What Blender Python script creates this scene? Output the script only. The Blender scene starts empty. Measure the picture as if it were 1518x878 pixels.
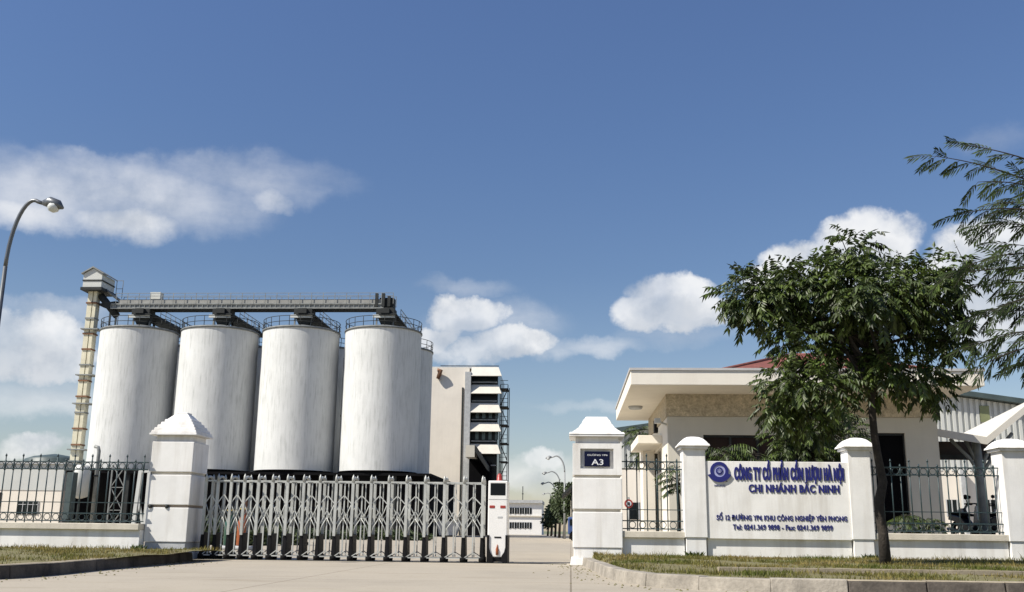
import bpy, math, random
from mathutils import Vector, Matrix, Euler, Quaternion
R = math.radians
sin, cos, pi = math.sin, math.cos, math.pi
random.seed(7)
scene = bpy.context.scene
col = scene.collection

# ------------------------------------------------------------------ camera
F = 1480.0            # focal length in pixels of the 1518 x 878 frame
PITCH, ROLL, YAW = math.atan(348/F), R(-0.7), R(3.44)
cam_d = bpy.data.cameras.new('camera')
cam_d.sensor_width = 36; cam_d.lens = 36*F/1518
cam_d.clip_start = 0.1; cam_d.clip_end = 6000
cam = bpy.data.objects.new('camera', cam_d); col.objects.link(cam)
CAM = Vector((0, 0, 0.65))
CR = (Matrix.Rotation(YAW, 3, 'Z') @ Matrix.Rotation(pi/2 + PITCH, 3, 'X') @ Matrix.Rotation(-ROLL, 3, 'Z'))
cam.matrix_world = Matrix.Translation(CAM) @ CR.to_4x4()
scene.camera = cam
def ray(px, py):
    return CR @ Vector(((px-759)/F, -(py-439)/F, -1))
def at(px, py, Y):
    """world point seen at a pixel of the photograph, Y metres into the site"""
    d = ray(px, py); return CAM + d*(Y/d.y)
def X(px, Y, py=780): return at(px, py, Y).x
def Z(px, py, Y): return at(px, py, Y).z

# ------------------------------------------------------------------ light
SUN_AZ, SUN_EL = 61, 47          # degrees left of the camera side, above horizon
sd = Vector((-sin(R(SUN_AZ))*cos(R(SUN_EL)), -cos(R(SUN_AZ))*cos(R(SUN_EL)), sin(R(SUN_EL))))
sun_d = bpy.data.lights.new('sun', 'SUN'); sun_d.energy = 4.4; sun_d.angle = R(0.5); sun_d.color = (1, .94, .84)
sun = bpy.data.objects.new('sun', sun_d); col.objects.link(sun)
sun.rotation_euler = (-sd).to_track_quat('-Z', 'Y').to_euler(); sun.location = (0, 0, 60)
vs = scene.view_settings
scene.display_settings.display_device = 'sRGB'
vs.view_transform = 'Standard'; vs.look = 'None'; vs.gamma = 1; vs.use_curve_mapping = False
vs.exposure = 0.70
scene.render.film_transparent = False

world = bpy.data.worlds.new('World'); scene.world = world; world.use_nodes = True
def build_world():
    nt = world.node_tree; N = nt.nodes; L = nt.links
    for n in list(N): N.remove(n)
    def new(t, **k):
        n = N.new(t)
        for a, b in k.items(): setattr(n, a, b)
        return n
    def val(s, v):
        s.default_value = v
    def m(op, a, b=None, c=None, clamp=False):
        n = new('ShaderNodeMath', operation=op); n.use_clamp = clamp
        for i, v in enumerate((a, b, c)):
            if v is None: continue
            if isinstance(v, (int, float)): n.inputs[i].default_value = v
            else: L.new(v, n.inputs[i])
        return n.outputs[0]
    def vm(op, a, b):
        n = new('ShaderNodeVectorMath', operation=op)
        for i, v in enumerate((a, b)):
            if isinstance(v, (tuple, Vector)): n.inputs[i].default_value = tuple(v)
            else: L.new(v, n.inputs[i])
        return n
    tc = new('ShaderNodeTexCoord').outputs['Generated']
    sky = new('ShaderNodeTexSky', sky_type='NISHITA')
    sky.sun_disc = False; sky.sun_elevation = R(SUN_EL); sky.sun_rotation = math.atan2(sd.x, sd.y) % (2*pi)
    sky.air_density = 1.0; sky.dust_density = 0.35; sky.ozone_density = 2.0; sky.altitude = 0
    # deepen blue away from the horizon
    sep = new('ShaderNodeSeparateXYZ'); L.new(tc, sep.inputs[0])
    grad = new('ShaderNodeValToRGB'); L.new(sep.outputs[2], grad.inputs[0])
    cr = grad.color_ramp
    cr.elements[0].position = 0.0; cr.elements[0].color = SKYT[0]
    cr.elements[1].position = 0.55; cr.elements[1].color = SKYT[-1]
    for p_, c_ in zip((.12, .25, .38), SKYT[1:-1]):
        e = cr.elements.new(p_); e.color = c_
    mul = new('ShaderNodeMixRGB', blend_type='MULTIPLY'); mul.inputs[0].default_value = 1
    L.new(sky.outputs[0], mul.inputs[1]); L.new(grad.outputs[0], mul.inputs[2])
    # clouds: noise-edged cumulus at fixed bearings
    def noise(scale, detail, rough, vec=tc):
        n = new('ShaderNodeTexNoise'); n.inputs['Scale'].default_value = scale
        n.inputs['Detail'].default_value = detail; n.inputs['Roughness'].default_value = rough
        L.new(vec, n.inputs['Vector']); return n
    w = noise(9, 6, .62)
    w2 = noise(26, 6, .6)
    wc = vm('SUBTRACT', w.outputs['Color'], (.5, .5, .5))
    wsc = new('ShaderNodeVectorMath', operation='SCALE'); L.new(wc.outputs[0], wsc.inputs[0]); wsc.inputs['Scale'].default_value = .055
    wc2 = vm('SUBTRACT', w2.outputs['Color'], (.5, .5, .5))
    wsc2 = new('ShaderNodeVectorMath', operation='SCALE'); L.new(wc2.outputs[0], wsc2.inputs[0]); wsc2.inputs['Scale'].default_value = .022
    dv = vm('ADD', tc, wsc.outputs[0]).outputs[0]
    dv = vm('ADD', dv, wsc2.outputs[0]).outputs[0]
    def blob(px, py, rx, ry, gain, vec, ang=0):
        c = ray(px, py).normalized()
        a = Vector((0, 0, 1)).cross(c).normalized()*-1; b = c.cross(a).normalized()
        if b.z < 0: b = -b
        ca, sa = cos(R(ang)), sin(R(ang)); a, b = a*ca+b*sa, b*ca-a*sa
        k = F
        u = m('MULTIPLY', vm('DOT_PRODUCT', vm('SUBTRACT', vec, c).outputs[0], a).outputs['Value'], k/rx)
        v = m('MULTIPLY', vm('DOT_PRODUCT', vm('SUBTRACT', vec, c).outputs[0], b).outputs['Value'], k/ry)
        f = m('DOT', 0, 0) if False else m('ADD', m('MULTIPLY', u, u), m('MULTIPLY', v, v))
        front = m('GREATER_THAN', vm('DOT_PRODUCT', vec, c).outputs['Value'], .5)
        return m('MULTIPLY', m('MULTIPLY', m('SUBTRACT', 1, f, clamp=True), gain), front)
    def union(lst, vec):
        out = None
        for b_ in lst:
            s = blob(*b_[:5], vec, *(b_[5:]))
            out = s if out is None else m('MAXIMUM', out, s)
        return out
    cum = union(CUMULUS, dv); wis = union(WISPS, dv)
    above = union(CUMULUS, vm('ADD', dv, (0, 0, .022)).outputs[0])
    fine = noise(22, 8, .62).outputs[0]
    soft = noise(7, 5, .6).outputs[0]
    def ramp(x, lo, hi):
        n = new('ShaderNodeMapRange'); n.interpolation_type = 'SMOOTHSTEP'
        L.new(x, n.inputs[0]); n.inputs[1].default_value = lo; n.inputs[2].default_value = hi
        return n.outputs[0]
    # anisotropic streaky noise for wisps
    mp = new('ShaderNodeMapping'); L.new(tc, mp.inputs[0]); mp.inputs['Scale'].default_value = (1, 1, 3.2)
    streak = noise(7, 7, .6, mp.outputs[0]).outputs[0]
    a1 = ramp(m('ADD', cum, m('MULTIPLY', m('SUBTRACT', fine, .5), 1.15)), .05, .62)
    a1 = m('MULTIPLY', a1, ramp(cum, .0, .22))
    a2 = m('MULTIPLY', ramp(m('ADD', wis, m('MULTIPLY', m('SUBTRACT', streak, .5), .75)), -.05, 1.15), .9)
    a2 = m('MULTIPLY', a2, ramp(wis, 0, .25))
    alpha = m('MAXIMUM', m('MULTIPLY', a1, .92), a2)
    alpha = m('MULTIPLY', alpha, m('ADD', .62, m('MULTIPLY', ramp(soft, .35, .6), .38)))
    # brightness: sunlit tops, greyer bodies
    sh = noise(13, 6, .55, vm('ADD', tc, (.012, .0, .02)).outputs[0]).outputs[0]
    cc = new('ShaderNodeValToRGB'); L.new(m('SUBTRACT', ramp(m('ADD', sh, m('MULTIPLY', m('SUBTRACT', fine, .5), .7)), .25, .60), m('MULTIPLY', ramp(m('ADD', above, m('MULTIPLY', m('SUBTRACT', fine, .5), .8)), .25, .95), .75), clamp=True), cc.inputs[0])
    cc.color_ramp.elements[0].color = CLOUD_DARK; cc.color_ramp.elements[1].color = CLOUD_LIGHT
    mix = new('ShaderNodeMixRGB'); L.new(alpha, mix.inputs[0]); L.new(mul.outputs[0], mix.inputs[1]); L.new(cc.outputs[0], mix.inputs[2])
    bg = new('ShaderNodeBackground'); bg.inputs[1].default_value = SKY_STRENGTH
    L.new(mix.outputs[0], bg.inputs[0])
    out = new('ShaderNodeOutputWorld'); L.new(bg.outputs[0], out.inputs[0])
SKY_STRENGTH = 0.075
SKYT = [(.84, .76, .76, 1), (.86, .81, .80, 1), (.70, .745, .83, 1), (.71, .785, .93, 1), (.77, .845, 1.04, 1)]
CLOUD_DARK = (5.0, 5.3, 5.75, 1); CLOUD_LIGHT = (8.0, 8.0, 8.0, 1)
CUMULUS = [(50, 515, 100, 66, 1), (-30, 500, 90, 60, 1), (100, 548, 50, 30, .8),
           (695, 462, 62, 36, .95), (655, 500, 44, 28, .8), (768, 506, 70, 30, .95), (705, 522, 70, 24, .6),
           (1000, 438, 74, 40, 1), (1035, 462, 62, 38, 1), (965, 466, 62, 36, 1), (1000, 470, 70, 30, 1),
           (1288, 370, 84, 54, 1), (1195, 398, 74, 38, .9), (1135, 420, 56, 32, .8), (1310, 430, 100, 60, .8),
           (1500, 390, 110, 68, 1), (1420, 420, 60, 50, .9), (1470, 470, 80, 60, .8),
           (795, 678, 44, 20, .8), (55, 662, 60, 20, .6), (1560, 330, 60, 50, .8)]
WISPS = [(200, 290, 220, 70, .66), (60, 285, 160, 62, .62), (340, 266, 180, 52, .46, 4), (185, 332, 96, 34, 1.0), (40, 318, 80, 34, .7), (150, 245, 120, 30, .45),
         (450, 262, 110, 34, .36), (395, 300, 44, 26, .6), (880, 515, 130, 20, .5), (820, 520, 60, 22, .5), (740, 480, 130, 56, .4),
         (1010, 500, 110, 26, .4), (790, 700, 100, 34, .8), (690, 420, 90, 20, .3), (900, 600, 160, 14, .3),
         (60, 590, 140, 36, .6), (1480, 200, 70, 30, .25), (80, 460, 110, 30, .5)]
build_world()

# ------------------------------------------------------------------ materials
MATS = {}
def mat(name, c, rough=.7, var=.12, scale=3.0, streak=0, streak_c=None, metal=0, bump=0, bscale=40, fine=.08, spec=.5, stretch=(1, 1, 1),
        island=0, c2=None, transl=0):
    """procedural paint / metal / mineral: noise-varied colour, optional run-down streaks, grain and bump"""
    mt = bpy.data.materials.new(name); mt.use_nodes = True
    nt = mt.node_tree; N = nt.nodes; L = nt.links
    b = N['Principled BSDF']
    b.inputs['Roughness'].default_value = rough; b.inputs['Metallic'].default_value = metal
    b.inputs['Specular IOR Level'].default_value = spec
    tc = N.new('ShaderNodeTexCoord'); mp = N.new('ShaderNodeMapping'); L.new(tc.outputs['Object'], mp.inputs[0])
    mp.inputs['Scale'].default_value = stretch
    def noise(s, d=5, r=.6, vec=None):
        n = N.new('ShaderNodeTexNoise'); n.inputs['Scale'].default_value = s; n.inputs['Detail'].default_value = d
        n.inputs['Roughness'].default_value = r; L.new(vec or mp.outputs[0], n.inputs['Vector']); return n.outputs[0]
    def mix(fac, a, bb, mode='MIX'):
        n = N.new('ShaderNodeMixRGB'); n.blend_type = mode
        for i, v in enumerate((fac, a, bb)):
            if isinstance(v, (int, float)): n.inputs[i].default_value = v
            elif isinstance(v, tuple): n.inputs[i].default_value = (*v[:3], 1)
            else: L.new(v, n.inputs[i])
        return n.outputs[0]
    def rng(x, a, bb, c0=0, c1=1):
        n = N.new('ShaderNodeMapRange'); L.new(x, n.inputs[0])
        n.inputs[1].default_value = a; n.inputs[2].default_value = bb; n.inputs[3].default_value = c0; n.inputs[4].default_value = c1
        return n.outputs[0]
    lo = tuple(v*(1-var) for v in c); hi = tuple(min(1, v*(1+var*.6)) for v in c)
    base = mix(rng(noise(scale), .3, .7), lo, c2 or hi)
    if fine:
        base = mix(1.0, base, mix(rng(noise(bscale, 4), .25, .75), (1-fine*2,)*3, (1, 1, 1)), 'MULTIPLY')
    if streak:
        mp2 = N.new('ShaderNodeMapping'); L.new(tc.outputs['Object'], mp2.inputs[0]); mp2.inputs['Scale'].default_value = (1, 1, .09)
        s1 = noise(streak_scale(name), 5, .65, mp2.outputs[0])
        s2 = noise(.9, 3, .5)
        f = N.new('ShaderNodeMath'); f.operation = 'MULTIPLY'; L.new(rng(s1, .48, .74), f.inputs[0]); L.new(rng(s2, .3, .7, .35, 1), f.inputs[1])
        f2 = N.new('ShaderNodeMath'); f2.operation = 'MULTIPLY'; L.new(f.outputs[0], f2.inputs[0]); f2.inputs[1].default_value = streak
        base = mix(f2.outputs[0], base, streak_c or tuple(v*.35 for v in c))
    if island:
        g = N.new('ShaderNodeNewGeometry')
        base = mix(1.0, base, mix(g.outputs['Random Per Island'], (1-island,)*3, (1+island*.5,)*3), 'MULTIPLY')
    L.new(base, b.inputs['Base Color'])
    if bump:
        bn = N.new('ShaderNodeBump'); bn.inputs['Strength'].default_value = bump; bn.inputs['Distance'].default_value = .02
        L.new(noise(bscale, 6), bn.inputs['Height']); L.new(bn.outputs[0], b.inputs['Normal'])
    if transl:
        t = N.new('ShaderNodeBsdfTranslucent'); L.new(base, t.inputs[0])
        ms = N.new('ShaderNodeMixShader'); ms.inputs[0].default_value = transl
        L.new(b.outputs[0], ms.inputs[1]); L.new(t.outputs[0], ms.inputs[2])
        L.new(ms.outputs[0], N['Material Output'].inputs[0])
    MATS[name] = mt; return mt
def streak_scale(name): return {'silo_white': 5.5}.get(name, 3.5)
mat('white_wall', (.81, .80, .775), .8, .10, 1.7, streak=.7, streak_c=(.40, .36, .30), bump=.15, bscale=60, fine=.03)
mat('coping', (.66, .61, .51), .85, .18, 2.5, streak=.4, streak_c=(.2, .18, .14), bump=.25, bscale=50)
mat('plinth_grey', (.46, .47, .47), .85, .2, 3, bump=.2)
mat('groove', (.30, .25, .20), .9, .2, 6)
mat('cream_wall', (.79, .74, .64), .8, .06, .8, streak=.2, streak_c=(.45, .38, .3), bump=.1, fine=.03)
mat('beige_wall', (.77, .71, .615), .85, .08, .4, streak=.15, streak_c=(.4, .33, .26), fine=.03)
mat('paint_beige', (.58, .55, .47), .8, .06, 1.2, streak=.1, bump=.1, fine=.03)
mat('roof_cap', (.50, .49, .48), .7, .15, 2)
mat('rough_stone', (.64, .55, .40), .95, .3, 9, bump=1.0, bscale=22, fine=.22)
mat('silo_white', (.60, .61, .60), .7, .08, .35, streak=.75, streak_c=(.27, .28, .27), fine=.03, bscale=9, spec=.3)
mat('silo_trim', (.16, .17, .17), .6, .3, 2)
mat('galvanised', (.25, .26, .25), .55, .3, 2, metal=.2)
mat('conveyor_grey', (.30, .30, .28), .6, .22, 1.0, streak=.3)
mat('dark_steel', (.035, .038, .038), .7, .3, 2, spec=.2)
mat('cream_steel', (.70, .66, .50), .55, .18, 1, streak=.3, streak_c=(.25, .17, .1))
mat('light_cladding', (.56, .57, .54), .6, .08, .6)
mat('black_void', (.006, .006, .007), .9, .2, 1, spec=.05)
mat('dark_cladding', (.008, .008, .009), .9, .3, .6, spec=.05)
mat('fence_green', (.026, .050, .056), .45, .3, 4)
mat('gate_metal', (.50, .51, .48), .5, .25, 3, metal=.15, spec=.4)
mat('gate_black', (.008, .008, .009), .6, .3, 6, spec=.15)
mat('gate_white', (.82, .81, .78), .4, .04, 3)
mat('screen_black', (.008, .010, .012), .35, .1, 2, spec=.15)
mat('red_paint', (.34, .04, .03), .4, .1, 4)
mat('orange_glass', (.30, .085, .03), .25, .25, 3)
mat('green_glass', (.02, .07, .045), .2, .3, 3)
mat('yellow_band', (.75, .6, .15), .4, .1, 3)
mat('navy_sign', (.006, .009, .034), .6, .2, 4, spec=.1)
mat('letter_blue', (.016, .020, .17), .45, .1, 6)
mat('emblem_pale', (.40, .42, .68), .45, .1, 6)
mat('letter_white', (.75, .76, .78), .5, .05, 6)
mat('window_dark', (.010, .014, .015), .2, .4, 1.5, spec=.2)
mat('window_brown', (.035, .020, .015), .4, .3, 1.5, spec=.2)
mat('glass_teal', (.10, .15, .16), .1, .3, 1.5)
mat('red_tile', (.20, .065, .05), .8, .3, 5, stretch=(1, 1, 1), bump=.8, bscale=12)
mat('olive_panel', (.22, .24, .12), .5, .2, 1)
mat('tank_teal', (.06, .085, .085), .5, .3, 1.5)
mat('concrete_yard', (.385, .340, .268), .9, .16, .35, bump=.25, bscale=30, fine=.07)
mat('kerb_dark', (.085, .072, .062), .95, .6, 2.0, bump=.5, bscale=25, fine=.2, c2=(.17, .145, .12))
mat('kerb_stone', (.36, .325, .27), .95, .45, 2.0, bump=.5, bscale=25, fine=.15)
mat('soil', (.24, .20, .10), .95, .3, 1.6, bump=.8, bscale=20, fine=.2, c2=(.20, .19, .075))
mat('path_strip', (.34, .29, .21), .95, .3, 4, bump=.3)
mat('far_ground', (.16, .18, .10), .95, .3, .02)
mat('bark', (.042, .034, .026), .95, .45, 9, bump=1, bscale=30, fine=.25)
mat('leaf_dark', (.026, .050, .009), .5, .4, 1.2, island=.75, transl=.2, fine=0, c2=(.088, .128, .020))
mat('leaf_feather', (.028, .050, .014), .7, .4, 1.4, island=.7, transl=.25, fine=0, c2=(.062, .095, .022), spec=.3)
mat('leaf_far', (.05, .08, .035), .7, .35, .6, island=.5, transl=.15, fine=0, c2=(.09, .12, .045))
mat('grass_blade', (.095, .175, .022), .9, .35, .75, island=.5, transl=.4, fine=0, c2=(.36, .27, .11), spec=.1)
mat('pole_metal', (.14, .15, .16), .4, .2, 3, metal=.5)
mat('far_pole', (.30, .31, .31), .5, .1, 1)
mat('lamp_glass', (.62, .64, .62), .15, .05, 5)
mat('canopy_white', (.60, .57, .50), .6, .06, 1, streak=.15, fine=.02)
mat('rubber', (.010, .010, .010), .9, .2, 6, spec=.1)
mat('bike_dark', (.02, .025, .04), .3, .3, 4)
mat('bike_white', (.6, .6, .58), .3, .1, 4)
mat('blue_paint', (.04, .08, .22), .4, .2, 1)
mat('rust', (.22, .11, .06), .9, .4, 6)
mat('clay', (.30, .14, .08), .85, .2, 6)

# ------------------------------------------------------------------ mesh helpers
class MB:
    def __init__(s): s.v = []; s.f = []; s.smooth = []
    def add(s, vs_, fs, smooth=False):
        o = len(s.v); s.v += [Vector(p) for p in vs_]
        for f in fs: s.f.append([i+o for i in f]); s.smooth.append(smooth)
        return s
    def box(s, x0, x1, y0, y1, z0, z1):
        return s.add([(x0,y0,z0),(x1,y0,z0),(x1,y1,z0),(x0,y1,z0),(x0,y0,z1),(x1,y0,z1),(x1,y1,z1),(x0,y1,z1)],
                     [(0,3,2,1),(4,5,6,7),(0,1,5,4),(1,2,6,5),(2,3,7,6),(3,0,4,7)])
    def cbox(s, c, sx, sy, z0, z1): return s.box(c[0]-sx/2, c[0]+sx/2, c[1]-sy/2, c[1]+sy/2, z0, z1)
    def frustum(s, c, w0, d0, w1, d1, z0, z1):
        x, y = c
        return s.add([(x-w0/2,y-d0/2,z0),(x+w0/2,y-d0/2,z0),(x+w0/2,y+d0/2,z0),(x-w0/2,y+d0/2,z0),
                      (x-w1/2,y-d1/2,z1),(x+w1/2,y-d1/2,z1),(x+w1/2,y+d1/2,z1),(x-w1/2,y+d1/2,z1)],
                     [(0,3,2,1),(4,5,6,7),(0,1,5,4),(1,2,6,5),(2,3,7,6),(3,0,4,7)])
    def tube(s, pts, r, n=8, caps=True, smooth=True):
        pts = [Vector(p) for p in pts]; rs = r if isinstance(r, (list, tuple)) else [r]*len(pts)
        rings = []; prev = None
        for i, p in enumerate(pts):
            t = (pts[min(i+1, len(pts)-1)] - pts[max(i-1, 0)])
            if t.length < 1e-9: t = Vector((0, 0, 1))
            t.normalize()
            if prev is None:
                a = t.cross(Vector((0, 0, 1)) if abs(t.z) < .9 else Vector((1, 0, 0))).normalized()
            else:
                a = (prev - t*prev.dot(t)).normalized()
            prev = a; b = t.cross(a)
            rings.append([p + (a*cos(2*pi*k/n) + b*sin(2*pi*k/n))*rs[i] for k in range(n)])
        vs_ = [q for rg in rings for q in rg]; fs = []
        for i in range(len(pts)-1):
            for k in range(n):
                k2 = (k+1) % n
                fs.append((i*n+k, i*n+k2, (i+1)*n+k2, (i+1)*n+k))
        s.add(vs_, fs, smooth)
        if caps:
            o = len(s.v) - len(vs_)
            s.f.append([o+k for k in range(n)][::-1]); s.smooth.append(False)
            s.f.append([o+(len(pts)-1)*n+k for k in range(n)]); s.smooth.append(False)
        return s
    def bar(s, a, b, w, h=None, up=(0, 0, 1)):
        a, b = Vector(a), Vector(b); h = h or w; t = (b-a).normalized(); u = Vector(up)
        if abs(t.dot(u)) > .95: u = Vector((0, 1, 0))
        sx = t.cross(u).normalized()*(w/2); sz = sx.cross(t).normalized()*(h/2)
        vs_ = [a-sx-sz, a+sx-sz, a+sx+sz, a-sx+sz, b-sx-sz, b+sx-sz, b+sx+sz, b-sx+sz]
        return s.add(vs_, [(0,3,2,1),(4,5,6,7),(0,1,5,4),(1,2,6,5),(2,3,7,6),(3,0,4,7)])
    def lathe(s, c, prof, n=32, smooth=True, cap=True):
        c = Vector(c); vs_ = []; fs = []
        for r_, z in prof:
            for k in range(n):
                vs_.append(c + Vector((r_*cos(2*pi*k/n), r_*sin(2*pi*k/n), z)))
        for i in range(len(prof)-1):
            for k in range(n):
                k2 = (k+1) % n; fs.append((i*n+k, i*n+k2, (i+1)*n+k2, (i+1)*n+k))
        s.add(vs_, fs, smooth)
        if cap:
            o = len(s.v)-len(vs_)
            s.f.append([o+k for k in range(n)][::-1]); s.smooth.append(False)
            s.f.append([o+(len(prof)-1)*n+k for k in range(n)]); s.smooth.append(False)
        return s
    def prism(s, poly, lo, hi, axis='z'):
        """poly of 2D points, extruded lo..hi along an axis ('y': poly is (x,z); 'x': poly is (y,z))"""
        n = len(poly)
        def P(p, h): return (p[0], p[1], h) if axis == 'z' else (p[0], h, p[1]) if axis == 'y' else (h, p[0], p[1])
        vs_ = [P(p, lo) for p in poly] + [P(p, hi) for p in poly]
        return s.add(vs_, [tuple(range(n))[::-1], tuple(range(n, 2*n))] + [(i, (i+1) % n, (i+1) % n+n, i+n) for i in range(n)])
    def build(s, name, m, parent=None, bevel=0, origin=None):
        me = bpy.data.meshes.new(name)
        org = world_loc(parent) if parent else Vector(origin or (0, 0, 0))
        me.from_pydata([tuple(p-org) for p in s.v], [], s.f)
        me.validate(); me.update()
        if len(me.polygons) == len(s.smooth): me.polygons.foreach_set('use_smooth', s.smooth)
        import bmesh
        if not getattr(s, 'noclean', False):
            bm = bmesh.new(); bm.from_mesh(me); bmesh.ops.recalc_face_normals(bm, faces=bm.faces); bm.to_mesh(me); bm.free()
        me.materials.append(MATS[m])
        o = bpy.data.objects.new(name, me); col.objects.link(o)
        if parent: o.parent = parent
        else: o.location = org
        if bevel:
            md = o.modifiers.new('bevel', 'BEVEL'); md.width = bevel; md.segments = 2; md.limit_method = 'ANGLE'; md.angle_limit = R(40)
        return o
def world_loc(o):
    v = Vector((0, 0, 0))
    while o: v += o.location; o = o.parent
    return v
def tag(o, label, cat, group=None, kind=None):
    o['label'] = label; o['category'] = cat
    if group: o['group'] = group
    if kind: o['kind'] = kind
    return o
def thing(name, label, cat, loc, group=None):
    o = bpy.data.objects.new(name, None); col.objects.link(o); o.empty_display_size = .3
    o.location = loc; tag(o, label, cat, group); return o
def struct(o, kind='structure', label=None):
    o['kind'] = kind
    if label: o['label'] = label
    return o
def copy_tree(o, parent=None):
    c = o.copy(); col.objects.link(c); c.parent = parent
    for ch in list(o.children): copy_tree(ch, c)
    return c
def plabel(o, l): o['label'] = l; return o
def text_mesh(name, s, m, parent, px0, px1, base_z, cap_h, y, offset=0.0, x0=None, x1=None, depth=.012, space=1.0, bold=0):
    """raised lettering on a wall facing -Y, fitted between x0 and x1"""
    cu = bpy.data.curves.new(name, 'FONT'); cu.body = s; cu.size = 1; cu.offset = offset; cu.extrude = .02; cu.space_character = space
    cu.resolution_u = 3
    o = bpy.data.objects.new(name, cu); col.objects.link(o)
    dg = bpy.context.evaluated_depsgraph_get(); me = bpy.data.meshes.new_from_object(o.evaluated_get(dg))
    bpy.data.objects.remove(o)
    xs = [v.co.x for v in me.vertices]; mn, mx = min(xs), max(xs)
    sx = (x1-x0)/(mx-mn); sz = cap_h/.70
    org = world_loc(parent)
    for v in me.vertices:
        x, yy, z = v.co
        v.co = Vector((x0+(x-mn)*sx, y - (z+.02)/.04*depth, base_z + yy*sz)) - org
    if bold:
        import bmesh
        bm = bmesh.new(); bm.from_mesh(me); base_g = list(bm.verts)+list(bm.edges)+list(bm.faces)
        for k, dx in enumerate((-bold, bold)):
            r_ = bmesh.ops.duplicate(bm, geom=base_g)
            for v in r_['geom']:
                if isinstance(v, bmesh.types.BMVert): v.co.x += dx; v.co.y += .0015*(k+1)
        bm.to_mesh(me); bm.free()
    me.materials.clear(); me.materials.append(MATS[m])
    o = bpy.data.objects.new(name, me); col.objects.link(o); o.parent = parent
    return o

# ================================================================== SETTING
g = MB().box(-2500, 2500, -300, 4000, -1.0, -.02).build('ground', 'far_ground'); struct(g)
def road_detail():
    mt = MATS['concrete_yard']; nt = mt.node_tree; N = nt.nodes; L = nt.links; b = N['Principled BSDF']
    src = b.inputs['Base Color'].links[0].from_socket
    tc = N.new('ShaderNodeTexCoord')
    def noise(sc, stretch, d=6, r=.65):
        mp = N.new('ShaderNodeMapping'); L.new(tc.outputs['Object'], mp.inputs[0]); mp.inputs['Scale'].default_value = stretch
        n = N.new('ShaderNodeTexNoise'); n.inputs['Scale'].default_value = sc; n.inputs['Detail'].default_value = d; n.inputs['Roughness'].default_value = r
        L.new(mp.outputs[0], n.inputs['Vector']); return n.outputs[0]
    def ramp(x, a, bb):
        n = N.new('ShaderNodeMapRange'); n.interpolation_type = 'SMOOTHSTEP'; L.new(x, n.inputs[0]); n.inputs[1].default_value = a; n.inputs[2].default_value = bb; return n.outputs[0]
    def mul(fac, colr, base):
        n = N.new('ShaderNodeMixRGB'); n.blend_type = 'MULTIPLY'; L.new(fac, n.inputs[0]); L.new(base, n.inputs[1]); n.inputs[2].default_value = (*colr, 1); return n.outputs[0]
    c = mul(ramp(noise(.35, (1, 1, 1)), .50, .72), (.80, .79, .77), src)
    c = mul(ramp(noise(.9, (.35, 1.6, 1)), .54, .70), (.84, .82, .78), c)
    c = mul(ramp(noise(9, (1, 1, 1), 3), .62, .74), (.72, .69, .64), c)
    br = N.new('ShaderNodeTexBrick'); L.new(tc.outputs['Object'], br.inputs[0]); br.offset = 0
    br.inputs['Scale'].default_value = 1; br.inputs['Mortar Size'].default_value = .012; br.inputs['Brick Width'].default_value = 3.6; br.inputs['Row Height'].default_value = 4.5
    for k, v in (('Color1', 0), ('Color2', 0), ('Mortar', 1)): br.inputs[k].default_value = (v, v, v, 1)
    c = mul(br.outputs[0], (.55, .52, .48), c)
    L.new(c, b.inputs['Base Color'])
road_detail()
g = MB().box(-120, 90, -40, 240, -.5, 0).build('road', 'concrete_yard'); struct(g)

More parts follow.
